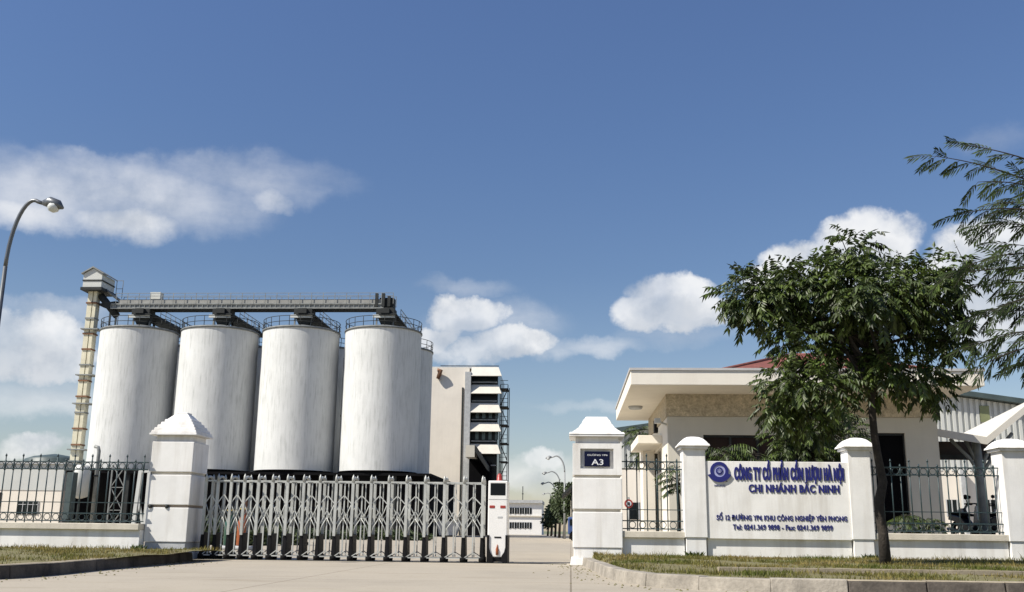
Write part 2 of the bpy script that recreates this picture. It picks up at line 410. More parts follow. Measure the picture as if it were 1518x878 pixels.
def smooth_line(pts, n=6):
    out = []
    P_ = [Vector((*p, 0)) for p in pts]
    for i in range(len(P_)-1):
        p0, p1, p2, p3 = P_[max(i-1, 0)], P_[i], P_[i+1], P_[min(i+2, len(P_)-1)]
        for k in range(n):
            t = k/n
            q = .5*((2*p1)+(-p0+p2)*t+(2*p0-5*p1+4*p2-p3)*t*t+(-p0+3*p1-3*p2+p3)*t**3)
            out.append((q.x, q.y))
    out.append((P_[-1].x, P_[-1].y)); return out
def kerb_and_verge(line, back, name_v, inner_sign):
    # kerb stones: short blocks along the line; verge: sheet from kerb inner edge to the wall
    L_ = []
    acc = 0; last = line[0]; L_.append(last)
    for p in line[1:]:
        while True:
            d = math.hypot(p[0]-last[0], p[1]-last[1])
            if d < .85: break
            t = .85/d; last = (last[0]+(p[0]-last[0])*t, last[1]+(p[1]-last[1])*t); L_.append(last)
    k = MB(); kd = MB(); top = MB()
    rnd = random.Random(3)
    inner = []
    for i in range(len(L_)-1):
        a, b = Vector((*L_[i], 0)), Vector((*L_[i+1], 0)); t = (b-a).normalized(); n = Vector((-t.y, t.x, 0))*inner_sign
        a2 = a + t*.006 + n*rnd.uniform(-.012, .012); b2 = b - t*.006 + n*rnd.uniform(-.012, .012); h = .15+rnd.uniform(-.008, .012)
        w = .20
        vs_ = [a2, b2, b2+n*w, a2+n*w]
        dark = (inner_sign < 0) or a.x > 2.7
        for q in vs_: pass
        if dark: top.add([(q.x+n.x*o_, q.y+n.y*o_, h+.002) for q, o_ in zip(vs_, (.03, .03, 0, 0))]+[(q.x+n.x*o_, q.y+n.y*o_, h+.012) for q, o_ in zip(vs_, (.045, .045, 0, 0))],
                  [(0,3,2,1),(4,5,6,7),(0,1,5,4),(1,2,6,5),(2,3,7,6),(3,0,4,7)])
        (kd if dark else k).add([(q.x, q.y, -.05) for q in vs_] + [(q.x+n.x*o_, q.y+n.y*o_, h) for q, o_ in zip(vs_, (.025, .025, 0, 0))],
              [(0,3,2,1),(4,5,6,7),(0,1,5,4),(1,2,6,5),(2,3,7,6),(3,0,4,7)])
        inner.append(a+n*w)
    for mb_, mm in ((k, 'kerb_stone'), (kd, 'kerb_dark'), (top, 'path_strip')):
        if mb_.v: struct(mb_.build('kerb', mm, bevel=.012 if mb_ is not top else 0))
    return L_, inner
right_line = smooth_line([(.22, 20.5), (.38, 17.6), (.52, 15.0), (.85, 13.0), (1.6, 12.15), (2.8, 11.85), (8, 11.7), (24, 11.6)])
left_line = smooth_line([(-7.45, 20.0), (-7.25, 17.5), (-6.95, 14.5), (-6.85, 12.6), (-7.3, 11.4), (-8.4, 10.9), (-12, 10.7), (-26, 10.6)])
rk, ri = kerb_and_verge(right_line, 21, 'verge', 1)
lk, li = kerb_and_verge(left_line, 21, 'verge', -1)
def verge_sheet(inner, wall_y, side):
    rnd = random.Random(5+side)
    m_ = MB(); n = 26
    rows = []
    for p in inner:
        x, y = p.x, p.y
        rows.append((x, y))
    xs = sorted(set(round(x, 3) for x, y in rows))
    # front edge y as a function of x, back edge at the wall
    def front(x):
        best = None
        for (x0, y0), (x1, y1) in zip(rows, rows[1:]):
            if min(x0, x1)-1e-6 <= x <= max(x0, x1)+1e-6 and abs(x1-x0) > 1e-6:
                y = y0+(y1-y0)*(x-x0)/(x1-x0)
                best = y if best is None else min(best, y)
        return best
    x_in = .62 if side > 0 else -7.5
    grid = []
    if side > 0: X0, X1 = rows[0][0], 23.5
    else: X0, X1 = -25.5, max(x for x, y in rows)
    M_ = 140
    for i in range(M_+1):
        x = X0+(X1-X0)*i/M_
        fy = front(x)
        if fy is None: fy = rows[0][1]
        by = wall_y
        c_ = []
        for j in range(n+1):
            t = j/n; y = fy+(by-fy)*t
            z = .13+.07*min(1, t*1.5)+.012*math.sin(x*3.1+y*2.2)+rnd.uniform(-.008, .008)
            if j == 0: z = .135
            c_.append((x, y, z))
        grid.append(c_)
    vs_ = [p for c_ in grid for p in c_]; fs = []
    for i in range(M_):
        for j in range(n):
            a = i*(n+1)+j; fs.append((a, a+n+1, a+n+2, a+1))
    m_.add(vs_, fs, True)
    return m_.build('verge', 'soil'), front, X0, X1
WY = 20.55   # front face of the boundary walls
vr, frontR, RX0, RX1 = verge_sheet(ri, WY+.1, 1); struct(vr)
vl, frontL, LX0, LX1 = verge_sheet(li, WY+.1, -1); struct(vl)
struct(MB().box(2.0, 23, 14.1, 14.28, .15, .205).build('path', 'path_strip'))
struct(MB().box(-25, -7.75, 13.25, 13.5, .15, .20).build('path', 'path_strip'))

# grass on the verges (stuff)
def grass(front, X0, X1, xr, n, seed, skip, label):
    rnd = random.Random(seed); m_ = MB(); m_.noclean = True
    tufts = [(rnd.uniform(*xr), rnd.uniform(11.8, 20.4), rnd.uniform(.3, 1.1)) for _ in range(90)]
    import mathutils
    cnt = 0
    while cnt < n:
        x = rnd.uniform(*xr); fy = front(x)
        if fy is None: cnt += 1; continue
        y = fy + (WY-.03-fy)*rnd.random()**1.0
        cnt += 1
        dens = mathutils.noise.noise(Vector((x*.9, y*1.3, seed)))*.5+.5+ .25*mathutils.noise.noise(Vector((x*4, y*4, 1)))
        if skip[0] < y < skip[1] and rnd.random() < .95: continue
        if rnd.random() > (dens-.22)*2.0: continue
        t = min(1, (y-fy)/(WY-fy)*1.5); z = .13+.07*t-.01
        h = rnd.uniform(.02, .07)*(.5+dens); 
        if y > WY-.5: h *= 1.35
        if rnd.random() < .02: h *= 2
        a = rnd.uniform(0, 2*pi); w = rnd.uniform(.004, .009); le = rnd.uniform(.1, .8)*h; b = rnd.uniform(0, 2*pi)
        dx, dy = cos(a)*w, sin(a)*w; lx, ly = cos(b)*le, sin(b)*le
        m_.add([(x-dx, y-dy, z), (x+dx, y+dy, z), (x+dx*.6+lx*.4, y+dy*.6+ly*.4, z+h*.6), (x-dx*.6+lx*.4, y-dy*.6+ly*.4, z+h*.6), (x+lx, y+ly, z+h)],
               [(0, 1, 2, 3), (3, 2, 4)])
    o = m_.build('grass', 'grass_blade'); o['kind'] = 'stuff'; tag(o, label, 'grass'); return o
grass(frontR, RX0, RX1, (.45, 10.6), 60000, 1, (13.85, 14.5), 'patchy green and dry brown grass on the verge in front of the sign wall')
grass(frontL, LX0, LX1, (-13.5, -7.0), 30000, 2, (13.1, 13.75), 'patchy green grass on the verge left of the gate')

# ================================================================== GATE PILLARS
def gate_pillar(cx, y0, label, plaque):
    """white square pillar of three blocks under a stepped cap; front face at y0"""
    W = .99 if plaque else .90; cy = y0+W/2; c = (cx, cy)
    t = thing('gate_pillar', label, 'pillar', (cx, cy, 0), 'gate pillars')
    b = MB().frustum(c, W+.10, W+.10, W+.06, W+.06, 0, .14); b.build('base', 'white_wall', t, .01)
    MB().cbox(c, W-.04, W-.04, .14, .335).build('plinth', 'white_wall' if plaque else 'plinth_grey', t, .008)
    if plaque: MB().cbox(c, W, W, .34, 1.035).build('block', 'white_wall', t, .012)
    else: MB().cbox(c, W, W, .34, 1.035).build('block', 'white_wall', t, .012)
    MB().cbox(c, W-.07, W-.07, 1.035, 1.09).build('groove_band', 'coping' if plaque else 'groove', t)
    MB().cbox(c, W, W, 1.09, 1.705).build('block', 'white_wall', t, .012)
    MB().cbox(c, W-.07, W-.07, 1.705, 1.765).build('groove_band', 'coping', t)
    if plaque:
        # block with a niche in its face
        z0, z1 = 1.765, 2.395; x0, x1 = cx-W/2, cx+W/2; nx0, nx1, nz0, nz1 = cx-.34, cx+.33, 1.89, 2.29; nd = .09
        m_ = MB()
        m_.box(x0, x1, y0+nd, y0+W, z0, z1); m_.box(x0, nx0, y0, y0+nd, z0, z1); m_.box(nx1, x1, y0, y0+nd, z0, z1)
        m_.box(nx0, nx1, y0, y0+nd, z0, nz0); m_.box(nx0, nx1, y0, y0+nd, nz1, z1)
        m_.build('block', 'white_wall', t)
        pl = MB().box(cx-.255, cx+.255, y0+.015, y0+nd, 1.935, 2.235).build('plaque', 'navy_sign', t, .004)
        plabel(pl, 'navy blue plaque with white lettering A3')
        text_mesh('lettering', 'A3', 'letter_white', pl, 0, 0, 1.965, .115, y0+.015, .012, cx-.115, cx+.125, .006)
        text_mesh('lettering', 'ĐƯỜNG YP6', 'letter_white', pl, 0, 0, 2.145, .032, y0+.015, .004, cx-.2, cx+.21, .004)
    else:
        MB().cbox(c, W, W, 1.765, 2.395).build('block', 'white_wall', t, .012)
        for dx in (-.37, -.02):
            MB().lathe((cx+dx, y0+.005, 1.02), [(.0, 0), (.035, .005), (.04, .05), (.02, .075)], 12).build('spot_lamp', 'dark_steel', t)
    MB().cbox(c, W-.12, W-.12, 2.395, 2.53).build('neck', 'white_wall', t, .008)
    cap = MB().cbox(c, W+.12, W+.12, 2.53, 2.575)
    if plaque:
        cap.frustum(c, W+.15, W+.15, W+.10, W+.10, 2.577, 2.62)
        zs = [(2.62, W+.02), (2.665, W-.10), (2.72, W-.24), (2.80, W-.36), (2.90, W-.47), (2.965, W-.58)]
        for (z0, w0), (z1, w1) in zip(zs, zs[1:]): cap.frustum(c, w0, w0, w1+.02, w1+.02, z0, z1)
    else:
        z = 2.577
        for k, w in enumerate((W+.08, W+.0, W-.09, W-.19, W-.30)):
            h = .06; cap.frustum(c, w, w, w-.02, w-.02, z, z+h); z += h+.002
        cap.frustum(c, W-.38, W-.38, W-.62, W-.62, z, z+.12); cap.cbox(c, W-.64, W-.64, z+.12, z+.16)
    cap.build('cap', 'white_wall', t, .01)
    return t
RPX = X(886, 20.45); LPX = X(246, 20.75)
gate_pillar(RPX, 20.45, 'white gate pillar right of the gateway with dark blue A3 plaque in a niche', True)
gate_pillar(LPX, 20.75, 'white gate pillar with stepped cap and brown grooves at the left end of the folding gate', False)

# ================================================================== WALLS, WALL PILLARS, SIGN
def wall_pillar(x0, x1, label):
    cx = (x0+x1)/2; w = x1-x0; y0 = WY-.10; cy = y0+.26; c = (cx, cy); D = .52
    t = thing('wall_pillar', label, 'pillar', (cx, cy, .1), 'small pillars of the street wall')
    MB().cbox(c, w-.05, D-.05, .05, .56).build('plinth', 'white_wall', t, .01)
    MB().cbox(c, w, D, .56, 2.30).build('shaft', 'white_wall', t, .012)
    cap = MB().cbox(c, w+.10, D+.10, 2.30, 2.355).frustum(c, w+.19, D+.19, w+.15, D+.15, 2.357, 2.40)
    prof = [(w+.13, 2.40), (w+.05, 2.455), (w-.07, 2.51), (w-.22, 2.545), (w-.38, 2.56)]
    for (a, z0), (b, z1) in zip(prof, prof[1:]): cap.frustum(c, a, D-(w-a), b, D-(w-b), z0, z1)
    cap.build('cap', 'white_wall', t, .008)
    return t
YF = WY-.10
p1x0, p1x1 = X(1015, YF), X(1049, YF)
p2x0, p2x1 = X(1263, YF), X(1297, YF)
p3x0 = X(1495, YF); p3x1 = p3x0+.50
wall_pillar(p1x0, p1x1, 'slim white pillar at the left end of the company sign')
wall_pillar(p2x0, p2x1, 'slim white pillar at the right end of the company sign behind the tree trunk')
wall_pillar(p3x0, p3x1, 'slim white pillar cut by the right edge of the photo')
def low_wall(x0, x1, label, ztop=.69, plaster='white_wall'):
    t = thing('low_wall', label, 'wall', ((x0+x1)/2, WY+.15, 0))
    MB().box(x0, x1, WY, WY+.26, .0, ztop-.13).build('wall_base', plaster, t)
    MB().box(x0, x1, WY-.07, WY+.33, ztop-.13, ztop).build('coping', 'coping', t, .012)
    return t
low_wall(RPX+.5, p1x0, 'short low white wall between A3 gate pillar and sign pillar', .675)
low_wall(p2x1, p3x0, 'low white wall under the fence right of the tree trunk', .69)
low_wall(p3x1, p3x1+9, 'low white wall beyond the right frame edge', .69)
low_wall(-24, LPX-.46, 'long stained low white wall left of the folding gate', .70)
# sign wall
sx0, sx1 = p1x1, p2x0
sg = thing('company_sign', 'wide white company name wall with raised blue lettering and round emblem', 'sign', ((sx0+sx1)/2, WY+.1, 0))
MB().box(sx0, sx1, WY, WY+.24, .0, .545).build('wall_base', 'white_wall', sg)
SY = WY-.07
pn = MB().box(sx0, sx1, SY, WY+.26, .545, 2.06).build('sign_panel', 'white_wall', sg, .008)
sw = sx1-sx0
def sxp(px): return sx0 + (px-1049)/(1263-1049)*sw
def szp(py): return .56+(796-py)/(796-684.5)*1.50
text_mesh('lettering', 'CÔNG TY CỔ PHẦN CỒN RƯỢU HÀ NỘI', 'letter_blue', sg, 0, 0, szp(711), .236, SY-.004, .040, sxp(1092), sxp(1256), .014, 1.12, .0055)
text_mesh('lettering', 'CHI NHÁNH BẮC NINH', 'letter_blue', sg, 0, 0, szp(729.3), .148, SY-.004, .028, sxp(1113), sxp(1248), .012, 1.10, .004)
text_mesh('lettering', 'SỐ 12 ĐƯỜNG YP6 KHU CÔNG NGHIỆP YÊN PHONG', 'letter_blue', sg, 0, 0, szp(770), .096, SY-.004, .020, sxp(1063), sxp(1257), .008, 1.08, .002)
text_mesh('lettering', 'Tel: 0241.369 9898 - Fax: 0241.369 9899', 'letter_blue', sg, 0, 0, szp(783.3), .096, SY-.004, .020, sxp(1087), sxp(1235), .008, 1.08, .002)
def emblem():
    cx, cz = sxp(1069.5), szp(699)
    def disc(r0, r1, y0, y1, n=40):
        m_ = MB(); vs_ = []; 
        for y in (y0, y1):
            for r_ in (r0, r1):
                for k in range(n): vs_.append((cx+r_*cos(2*pi*k/n), y, cz+r_*sin(2*pi*k/n)))
        fs = []
        for k in range(n):
            k2 = (k+1) % n
            fs += [(k, k2, n+k2, n+k), (2*n+k, 3*n+k, 3*n+k2, 2*n+k2), (n+k, n+k2, 3*n+k2, 3*n+k), (k, 2*n+k, 2*n+k2, k2)]
        return m_.add(vs_, fs)
    e = disc(.118, .182, SY-.03, SY-.001).build('emblem', 'letter_blue', sg)
    m_ = disc(.001, .118, SY-.018, SY-.001); m_.build('emblem_field', 'emblem_pale', e)
    m_ = disc(.001, .072, SY-.028, SY-.019)
    m_.build('emblem_centre', 'letter_blue', e)
    # laurel-like strokes in the centre
    m_ = MB()
    for k in range(5):
        a = R(-60+30*k); m_.bar((cx+.012*sin(a), SY-.031, cz-.05+.012), (cx+.075*sin(a)*.8, SY-.031, cz-.03+.08*cos(a)), .009, .005)
    m_.build('emblem_rays', 'emblem_pale', e)
    # ribbon sweeping below
    m_ = MB(); n = 16; pts = []
    for k in range(n+1):
        a = R(200+140*k/n); ro, ri_ = .228, .165
        flare = 1+.22*abs(k/n-.5)**1.5
        pts.append(((cx+ro*flare*cos(a), cz+ro*sin(a)*.98), (cx+ri_*flare*cos(a), cz+ri_*sin(a))))
    for (a, b), (c, d) in zip(pts, pts[1:]):
        m_.add([(a[0], SY-.036, a[1]), (c[0], SY-.036, c[1]), (d[0], SY-.036, d[1]), (b[0], SY-.036, b[1]),
                (a[0], SY-.001, a[1]), (c[0], SY-.001, c[1]), (d[0], SY-.001, d[1]), (b[0], SY-.001, b[1])],
               [(0,1,2,3),(4,7,6,5),(0,4,5,1),(2,6,7,3),(1,5,6,2),(0,3,7,4)])
    m_.build('emblem_ribbon', 'letter_blue', e)
    text_mesh('emblem_lettering', 'HALICO', 'letter_blue', e, 0, 0, szp(721.5), .034, SY, .006, sxp(1061.5), sxp(1077.5), .008)
    text_mesh('emblem_lettering', '®', 'letter_blue', e, 0, 0, szp(715), .025, SY, 0, sxp(1079), sxp(1081.5), .006)
emblem()

# ================================================================== STEEL FENCES
def fence(x0, x1, z_base, z_top, label, step=.188):
    y = WY+.13
    t = thing('steel_fence', label, 'fence', ((x0+x1)/2, y, z_base), 'steel fences on the street wall')
    n = max(2, round((x1-x0)/step)); st = (x1-x0)/n
    H = z_top-z_base
    zr = [z_base+.045, z_base+.20, z_top-.32, z_top-.17]
    thin = z_base+.42
    for k, z in enumerate(zr): MB().box(x0, x1, y-.018, y+.018, z-.011, z+.011).build('rail', 'fence_green', t)
    MB().box(x0, x1, y-.008, y+.008, thin-.008, thin+.008).build('rail', 'fence_green', t)
    pk = MB()
    for i in range(n):
        x = x0+st*(i+.5)
        zt = z_top if i % 2 == 0 else z_top-.10
        pk.tube([(x, y, z_base-.02), (x, y, zt-.06)], .0125, 6)
        pk.tube([(x, y, zt-.06), (x, y, zt-.035), (x, y, zt)], [.02, .02, .003], 6)
        pk.tube([(x, y, zr[2]-.03), (x, y, zr[3]+.03)], .019, 6)
    pk.build('picket_panel', 'fence_green', t)
    rg = MB()
    for i in range(n-1):
        x = x0+st*(i+1)
        for za, zb in ((zr[0], zr[1]), (zr[2], zr[3])):
            zc = (za+zb)/2; r_ = (zb-za)/2-.012
            pts = [(x+r_*cos(2*pi*k/14), y, zc+r_*sin(2*pi*k/14)) for k in range(15)]
            rg.tube(pts, .008, 5, caps=False)
    rg.build('ring_band', 'fence_green', t)
    return t
fence(-24, LPX-.46, .70, 2.12, 'dark green steel fence with rings left of the folding gate')
fence(RPX+.5, p1x0, .675, 2.22, 'short dark green steel fence between A3 gate pillar and sign')
fence(p2x1, p3x0, .69, 2.15, 'dark green steel fence with rings right of the tree trunk')

# ================================================================== FOLDING GATE
GY = 21.3
gt = thing('folding_gate', 'silver retractable folding gate closed across the driveway with white motor head', 'gate', (X(520, GY), GY, 0))
gpx = [306, 324, 343.5, 363, 384, 405, 427, 451, 475, 499, 524, 551, 577, 603.5, 631, 659.5, 688.5, 716]
gx = [X(p, GY) for p in gpx]
D2 = .21
for i, x in enumerate(gx):
    fr = MB()
    for s in (-1, 1):
        y = GY+s*D2
        fr.box(x-.028, x+.028, y-.022, y+.022, .5, 1.60)
    pts = [(x, GY+D2*sin(R(a))*1.0, 1.60+.10*cos(R(a))) for a in range(-90, 91, 20)]
    fr.tube([(p[0], p[1], p[2]) for p in pts], .028, 8)
    for s in (-1, 1):
        fr.tube([(x, GY+s*D2, 1.60), (x, GY+s*D2, 1.70), (x, GY+s*D2, 1.76)], [.035, .028, .006], 8)
    f = fr.build('gate_frame', 'gate_metal', gt)
    ft = MB().frustum((x, GY), .095, .42, .07, .40, .07, .54)
    ft.build('foot_housing', 'gate_black', f, .01)
    wh = MB()
    for s in (-1, 1):
        yc = GY+s*.18
        pts = [(x+dx, yc, .055) for dx in (-.05, .05)]
        wh.tube([(x-.06, yc, .06), (x+.06, yc, .06)], .058, 12)
    wh.build('wheel', 'rubber', f)
for i, (xa, xb) in enumerate(zip(gx, gx[1:])):
    xm = (xa+xb)/2
    sc = MB(); 
    for s in (-1, 1):
        y = GY+s*D2
        for e in (xa, xb):
            sg_ = 1 if e < xm else -1
            e2 = e+sg_*.03
            if s < 0:
                sc.bar((e2, y, 1.17), (xm, y, 1.33), .020, .008, up=(0, 1, 0))
                sc.tube([(e2, y, 1.13), (e2+sg_*.06, y, .98), (xm, y, .80)], .009, 5)
                sc.bar((e2, y+.01, .74), (xm, y+.01, 1.02), .018, .008, up=(0, 1, 0))
                sc.tube([(e2-sg_*.01, y, .52), (e2+sg_*.05, y, .70), (xm, y, .87)], .010, 5)
            else:
                sc.bar((e2, y, 1.10), (xm, y, .82), .018, .008, up=(0, 1, 0))
            sc.bar((e2, y, .10), (xm, y, .20), .018, .008, up=(0, 1, 0))
        sc.box(xa+.03, xb-.03, y-.012, y+.012, .075, .10)
        sc.box(xa+.03, xb-.03, y-.012, y+.012, 1.595, 1.625)
    sc.build('scissor_arms', 'gate_metal', gt)
    br = MB()
    br.box(xm-.013, xm+.013, GY-D2+.02, GY-D2+.04, .11, 1.60)
    br.box(xm-.010, xm+.010, GY+D2-.04, GY+D2-.02, .11, 1.60)
    br.build('upright_bar', 'gate_metal', gt)
hx0, hx1 = X(723, GY-.3), X(752, GY-.3); hc = ((hx0+hx1)/2, GY); hw = hx1-hx0
mh = MB().cbox(hc, hw, .60, .12, 1.66).build('motor_head', 'gate_white', gt, .02)
hy = GY-.30
MB().box(hx0+.045, hx1-.045, hy-.006, hy+.05, 1.36, 1.61).build('display_screen', 'screen_black', mh, .008)
MB().box(hx0+.01, hx1-.01, hy-.004, hy+.05, 1.275, 1.285).build('trim_line', 'plinth_grey', mh)
for a, b in ((.03, .14), (hw-.15, hw-.04)):
    MB().box(hx0+a, hx0+b, hy-.008, hy+.05, 1.10, 1.155).build('red_light', 'red_paint', mh, .006)
MB().box(hx0+.20, hx0+.30, hy-.006, hy+.05, .905, .935).build('maker_badge', 'plinth_grey', mh)
MB().box(hx0+.14, hx0+.28, hy-.006, hy+.05, .50, .53).build('slot', 'gate_black', mh)
low = MB()
for s in (-1, 1):
    xo = hc[0]+s*(hw/2); low.prism([(xo+s*.012, .0), (xo+s*.012, .56), (xo-s*.035, .56), (xo-s*.035, .32), (xo-s*.06, .22), (xo-s*.11, .15), (xo-s*.12, .03)], GY-.325, GY+.325, 'y')
low.cbox(hc, hw-.1, .58, .03, .13)
low.build('wheel_housing', 'gate_black', mh)
bt = MB().lathe((hc[0], hy-.004, .17), [(.030, 0), (.031, .11), (.012, .16), (.012, .20)], 12); bt.build('bottle_emblem', 'orange_glass', mh)
wh = MB()
for s in (-1, 1):
    for t_ in (-1, 1): wh.tube([(hc[0]+s*.15-.04, GY+t_*.24, .06), (hc[0]+s*.15+.04, GY+t_*.24, .06)], .06, 12)
wh.build('wheel', 'rubber', mh)
MB().lathe((hc[0]-.0, GY+.1, 1.66), [(.07, 0), (.075, .02), (.06, .03), (.055, .12), (.03, .16), (.0, .17)], 16).build('beacon', 'red_paint', mh)
MB().box(gx[0], X(840, GY), GY-.35, GY-.31, .0, .012).build('gate_track', 'dark_steel')
tag(bpy.data.objects['gate_track'], 'thin dark steel gate track set in the concrete by the gateway', 'track')

# ================================================================== SILOS
SR, SYR = 3.93, 101.0
fpx = [208.5, 327.5, 447.5, 569]      # centres seen near the tops
sZ0, sZ1 = 6.2, 20.35
fx = [X(p, SYR, 490) for p in fpx]
pitch = (fx[3]-fx[0])/3; fx = [fx[0]+pitch*i for i in range(4)]
def silo(x, y, label, group, z0=sZ0, z1=sZ1):
    t = thing('silo', label, 'silo', (x, y, 0), group)
    prof = [(SR, z0), (SR, z1)]
    m_ = MB(); m_.lathe((x, y, 0), prof, 96, cap=False)
    m_.build('shell', 'silo_white', t)
    MB().lathe((x, y, 0), [(SR-.02, z1), (SR+.09, z1), (SR+.09, z1+.16), (SR-.05, z1+.24), (.3, z1+1.0), (.0, z1+1.02)], 64).build('roof', 'silo_trim', t)
    MB().lathe((x, y, 0), [(SR-.35, 0), (SR-.35, z0-.25), (SR-.12, z0-.1), (SR-.12, z0+.05)], 48).build('skirt', 'dark_cladding', t)
    rl = MB(); n = 22
    for k in range(n):
        a = 2*pi*k/n; rl.tube([(x+(SR-.05)*cos(a), y+(SR-.05)*sin(a), z1+.1), (x+(SR+.0)*cos(a), y+SR*sin(a), z1+1.2)], .035, 5)
    for z in (.65, 1.2):
        pts = [(x+SR*cos(2*pi*k/44), y+SR*sin(2*pi*k/44), z1+z) for k in range(45)]
        rl.tube(pts, .035, 5, caps=False)
    rl.build('railing', 'dark_steel', t)
    t.rotation_euler = (0, 0, SROT.pop()); return t
SROT = [.4, 2.3, 4.4, 1.1, 3.2, 5.5, 0.9, 2.8]
names = ['leftmost', 'second', 'third', 'rightmost']
for i, x in enumerate(fx):
    lab = ['white silo nearest the bucket elevator tower, front row', 'second white silo from the elevator tower, front row',
           'third white silo from the elevator tower, front row', 'white front silo under the free end of the conveyor bridge'][i]
    silo(x, SYR, lab, 'front row of silos')
for i in range(3):  # dark boxes added to fill the silo gaps so they read as shade
    xd = (fx[i]+fx[i+1])/2+.12
    t = thing('service_duct', ['dark service duct in the gap between first and second silo from the tower', 'dark service duct in the gap between second and third silo from the tower',
              'dark service duct in the gap between third and fourth silo from the tower'][i], 'duct', (xd, SYR+2.2, 5.9), 'service ducts between the silos')
    MB().box(xd-.32, xd+.32, SYR+1.9, SYR+2.5, 5.9, (20.2, 20.2, 18.2)[i]).build('duct_casing', 'dark_steel', t)
    MB().box(xd-.36, xd+.36, SYR+1.85, SYR+2.55, 12.0, 12.2).build('flange_band', 'dark_steel', t)  # band around the added dark box
back_gap = 11.2
for i, x in enumerate(fx):
    lab = ['white silo behind the one nearest the elevator tower', 'white silo behind the second front silo from the tower',
           'white silo behind the third front silo from the tower', 'white rear silo showing past the right front silo'][i]
    silo(x-.35, SYR+back_gap, lab, 'back row of silos')
# dark plant hall under the silos
bx0, bx1 = X(91, 98), X(634, 97)
hall = thing('plant_hall', 'dark low plant hall under the white silos with steel lattice', 'building', ((bx0+bx1)/2, 104, 0))
MB().box(bx0, bx1, 98.5, 118, 0, 5.7).build('wall', 'dark_cladding', hall)
MB().box(bx0+.05, bx1+.1, 97.3, 118.3, 5.705, 5.95).build('roof', 'dark_cladding', hall)
for k in range(13):
    x = bx0+.5+(bx1-bx0-1)*k/12
    MB().box(x-.16, x+.16, 97.6, 97.9, 0, 5.7).build('column', 'dark_steel', hall)
# steel lattice trestle and pale frame in front of it
def lattice(x0, x1, y, z1, n, m_, name, label, w=.12):
    t = thing(name, label, 'steel frame', ((x0+x1)/2, y, 0))
    a = MB(); a.bar((x0, y, 0), (x0, y, z1), w); a.build('post', m_, t)
    a = MB(); a.bar((x1, y, 0), (x1, y, z1), w); a.build('post', m_, t)
    b = MB()
    for k in range(n):
        z0_, z1_ = z1*k/n, z1*(k+1)/n
        b.bar((x0, y, z0_), (x1, y, z1_), w*.6); b.bar((x1, y+.05, z0_), (x0, y+.05, z1_), w*.6); b.bar((x0, y, z1_), (x1, y, z1_), w*.6)
    b.build('bracing', m_, t); return t
lattice(X(158, 92), X(178, 92), 92, 6.2, 3, 'galvanised', 'steel_trestle', 'grey cross-braced steel trestle in front of the dark plant hall')
t = thing('pipe_frame', 'pale steel portal frame beside the left gate pillar', 'steel frame', (X(203, 80), 80, 0))
MB().bar((X(197, 80), 80, 0), (X(201, 80), 80, 5.0), .28).build('post', 'light_cladding', t)
MB().bar((X(214, 80), 80, 0), (X(214, 80), 80, 5.0), .22).build('post', 'light_cladding', t)
MB().bar((X(199, 80), 80, 5.0), (X(214, 80), 80, 5.0), .25).build('beam', 'light_cladding', t)
MB().bar((X(200, 80), 80, 3), (X(214, 80), 80, 0.2), .18).build('brace', 'light_cladding', t)
# vent pipe rising in front of silo 1
vx = X(135, 94)
t = thing('vent_pipe', 'grey pipe with a bent top at the foot of the leftmost silo', 'pipe', (vx, 94, 0))
MB().tube([(vx, 94, 0), (vx, 94, 7.6), (vx-.1, 94, 7.95), (vx-.45, 94, 8.05)], .17, 10).build('pipe', 'galvanised', t)
MB().lathe((vx, 94, 5.2), [(.26, 0), (.26, .12)], 12).build('flange', 'dark_steel', t)
dx = X(113, 93)
t = thing('dust_filter', 'small grey cylindrical dust filter hanging beside the elevator foot', 'filter', (dx, 93, 0))
MB().lathe((dx, 93, 3.1), [(.2, 0), (.75, .2), (.75, 2.8), (.5, 3.1)], 20).build('drum', 'light_cladding', t)
MB().bar((dx, 93, 0), (dx, 93, 3.2), .18).build('post', 'dark_steel', t)
# ---- bucket elevator
ex0 = X(115, SYR, 700); EY = SYR-.6
el = thing('bucket_elevator', 'tall cream bucket elevator tower with grey gabled head house left of silos', 'elevator', (ex0, EY, 0))
eTop = Z(141, 432, EY)
leg = MB().box(ex0-.47, ex0+.03, EY-.4, EY+.5, 0, eTop).build('leg_casing', 'cream_steel', el)
MB().box(ex0+.13, ex0+.47, EY-.4, EY+.5, 0, eTop).build('leg_casing', 'cream_steel', el)
k = 0; z = 2.0
while z < eTop-.5:
    w = .98 if k % 2 else .86
    MB().box(ex0-w*.58, ex0+w*.58, EY-.5, EY+.6, z, z+.16).build('flange_band', 'rust' if k % 3 else 'galvanised', el)
    z += 1.65; k += 1
for z in (Z(115, 668, EY), Z(120, 600, EY), Z(128, 555, EY)-.2, Z(130, 490, EY)):
    m_ = MB().box(ex0-.75, ex0+1.1, EY-.7, EY+.7, z, z+.12); m_.build('service_platform', 'galvanised', el)
    MB().bar((ex0+1.0, EY, z+.0), (fx[0]-SR+.1, EY+.3, z), .10).build('stay', 'galvanised', el)
hz = eTop-.1; hxc = ex0+.18
hh = MB().box(hxc-1.05, hxc+.95, EY-1.0, EY+2.0, hz+.3, hz+1.75).build('head_house', 'light_cladding', el)
MB().box(hxc-1.11, hxc+1.01, EY-1.06, EY+2.06, hz+.98, hz+1.12).build('trim_line', 'dark_steel', hh)
MB().box(hxc-1.2, hxc+1.1, EY-1.15, EY+2.15, hz+.0, hz+.3).build('floor_frame', 'dark_steel', hh)
MB().prism([(hxc-1.25, hz+1.7), (hxc-.05, hz+2.4), (hxc+1.15, hz+1.7), (hxc+1.15, hz+1.82), (hxc-.05, hz+2.55), (hxc-1.25, hz+1.82)], EY-1.2, EY+2.2, 'y').build('roof', 'galvanised', hh)
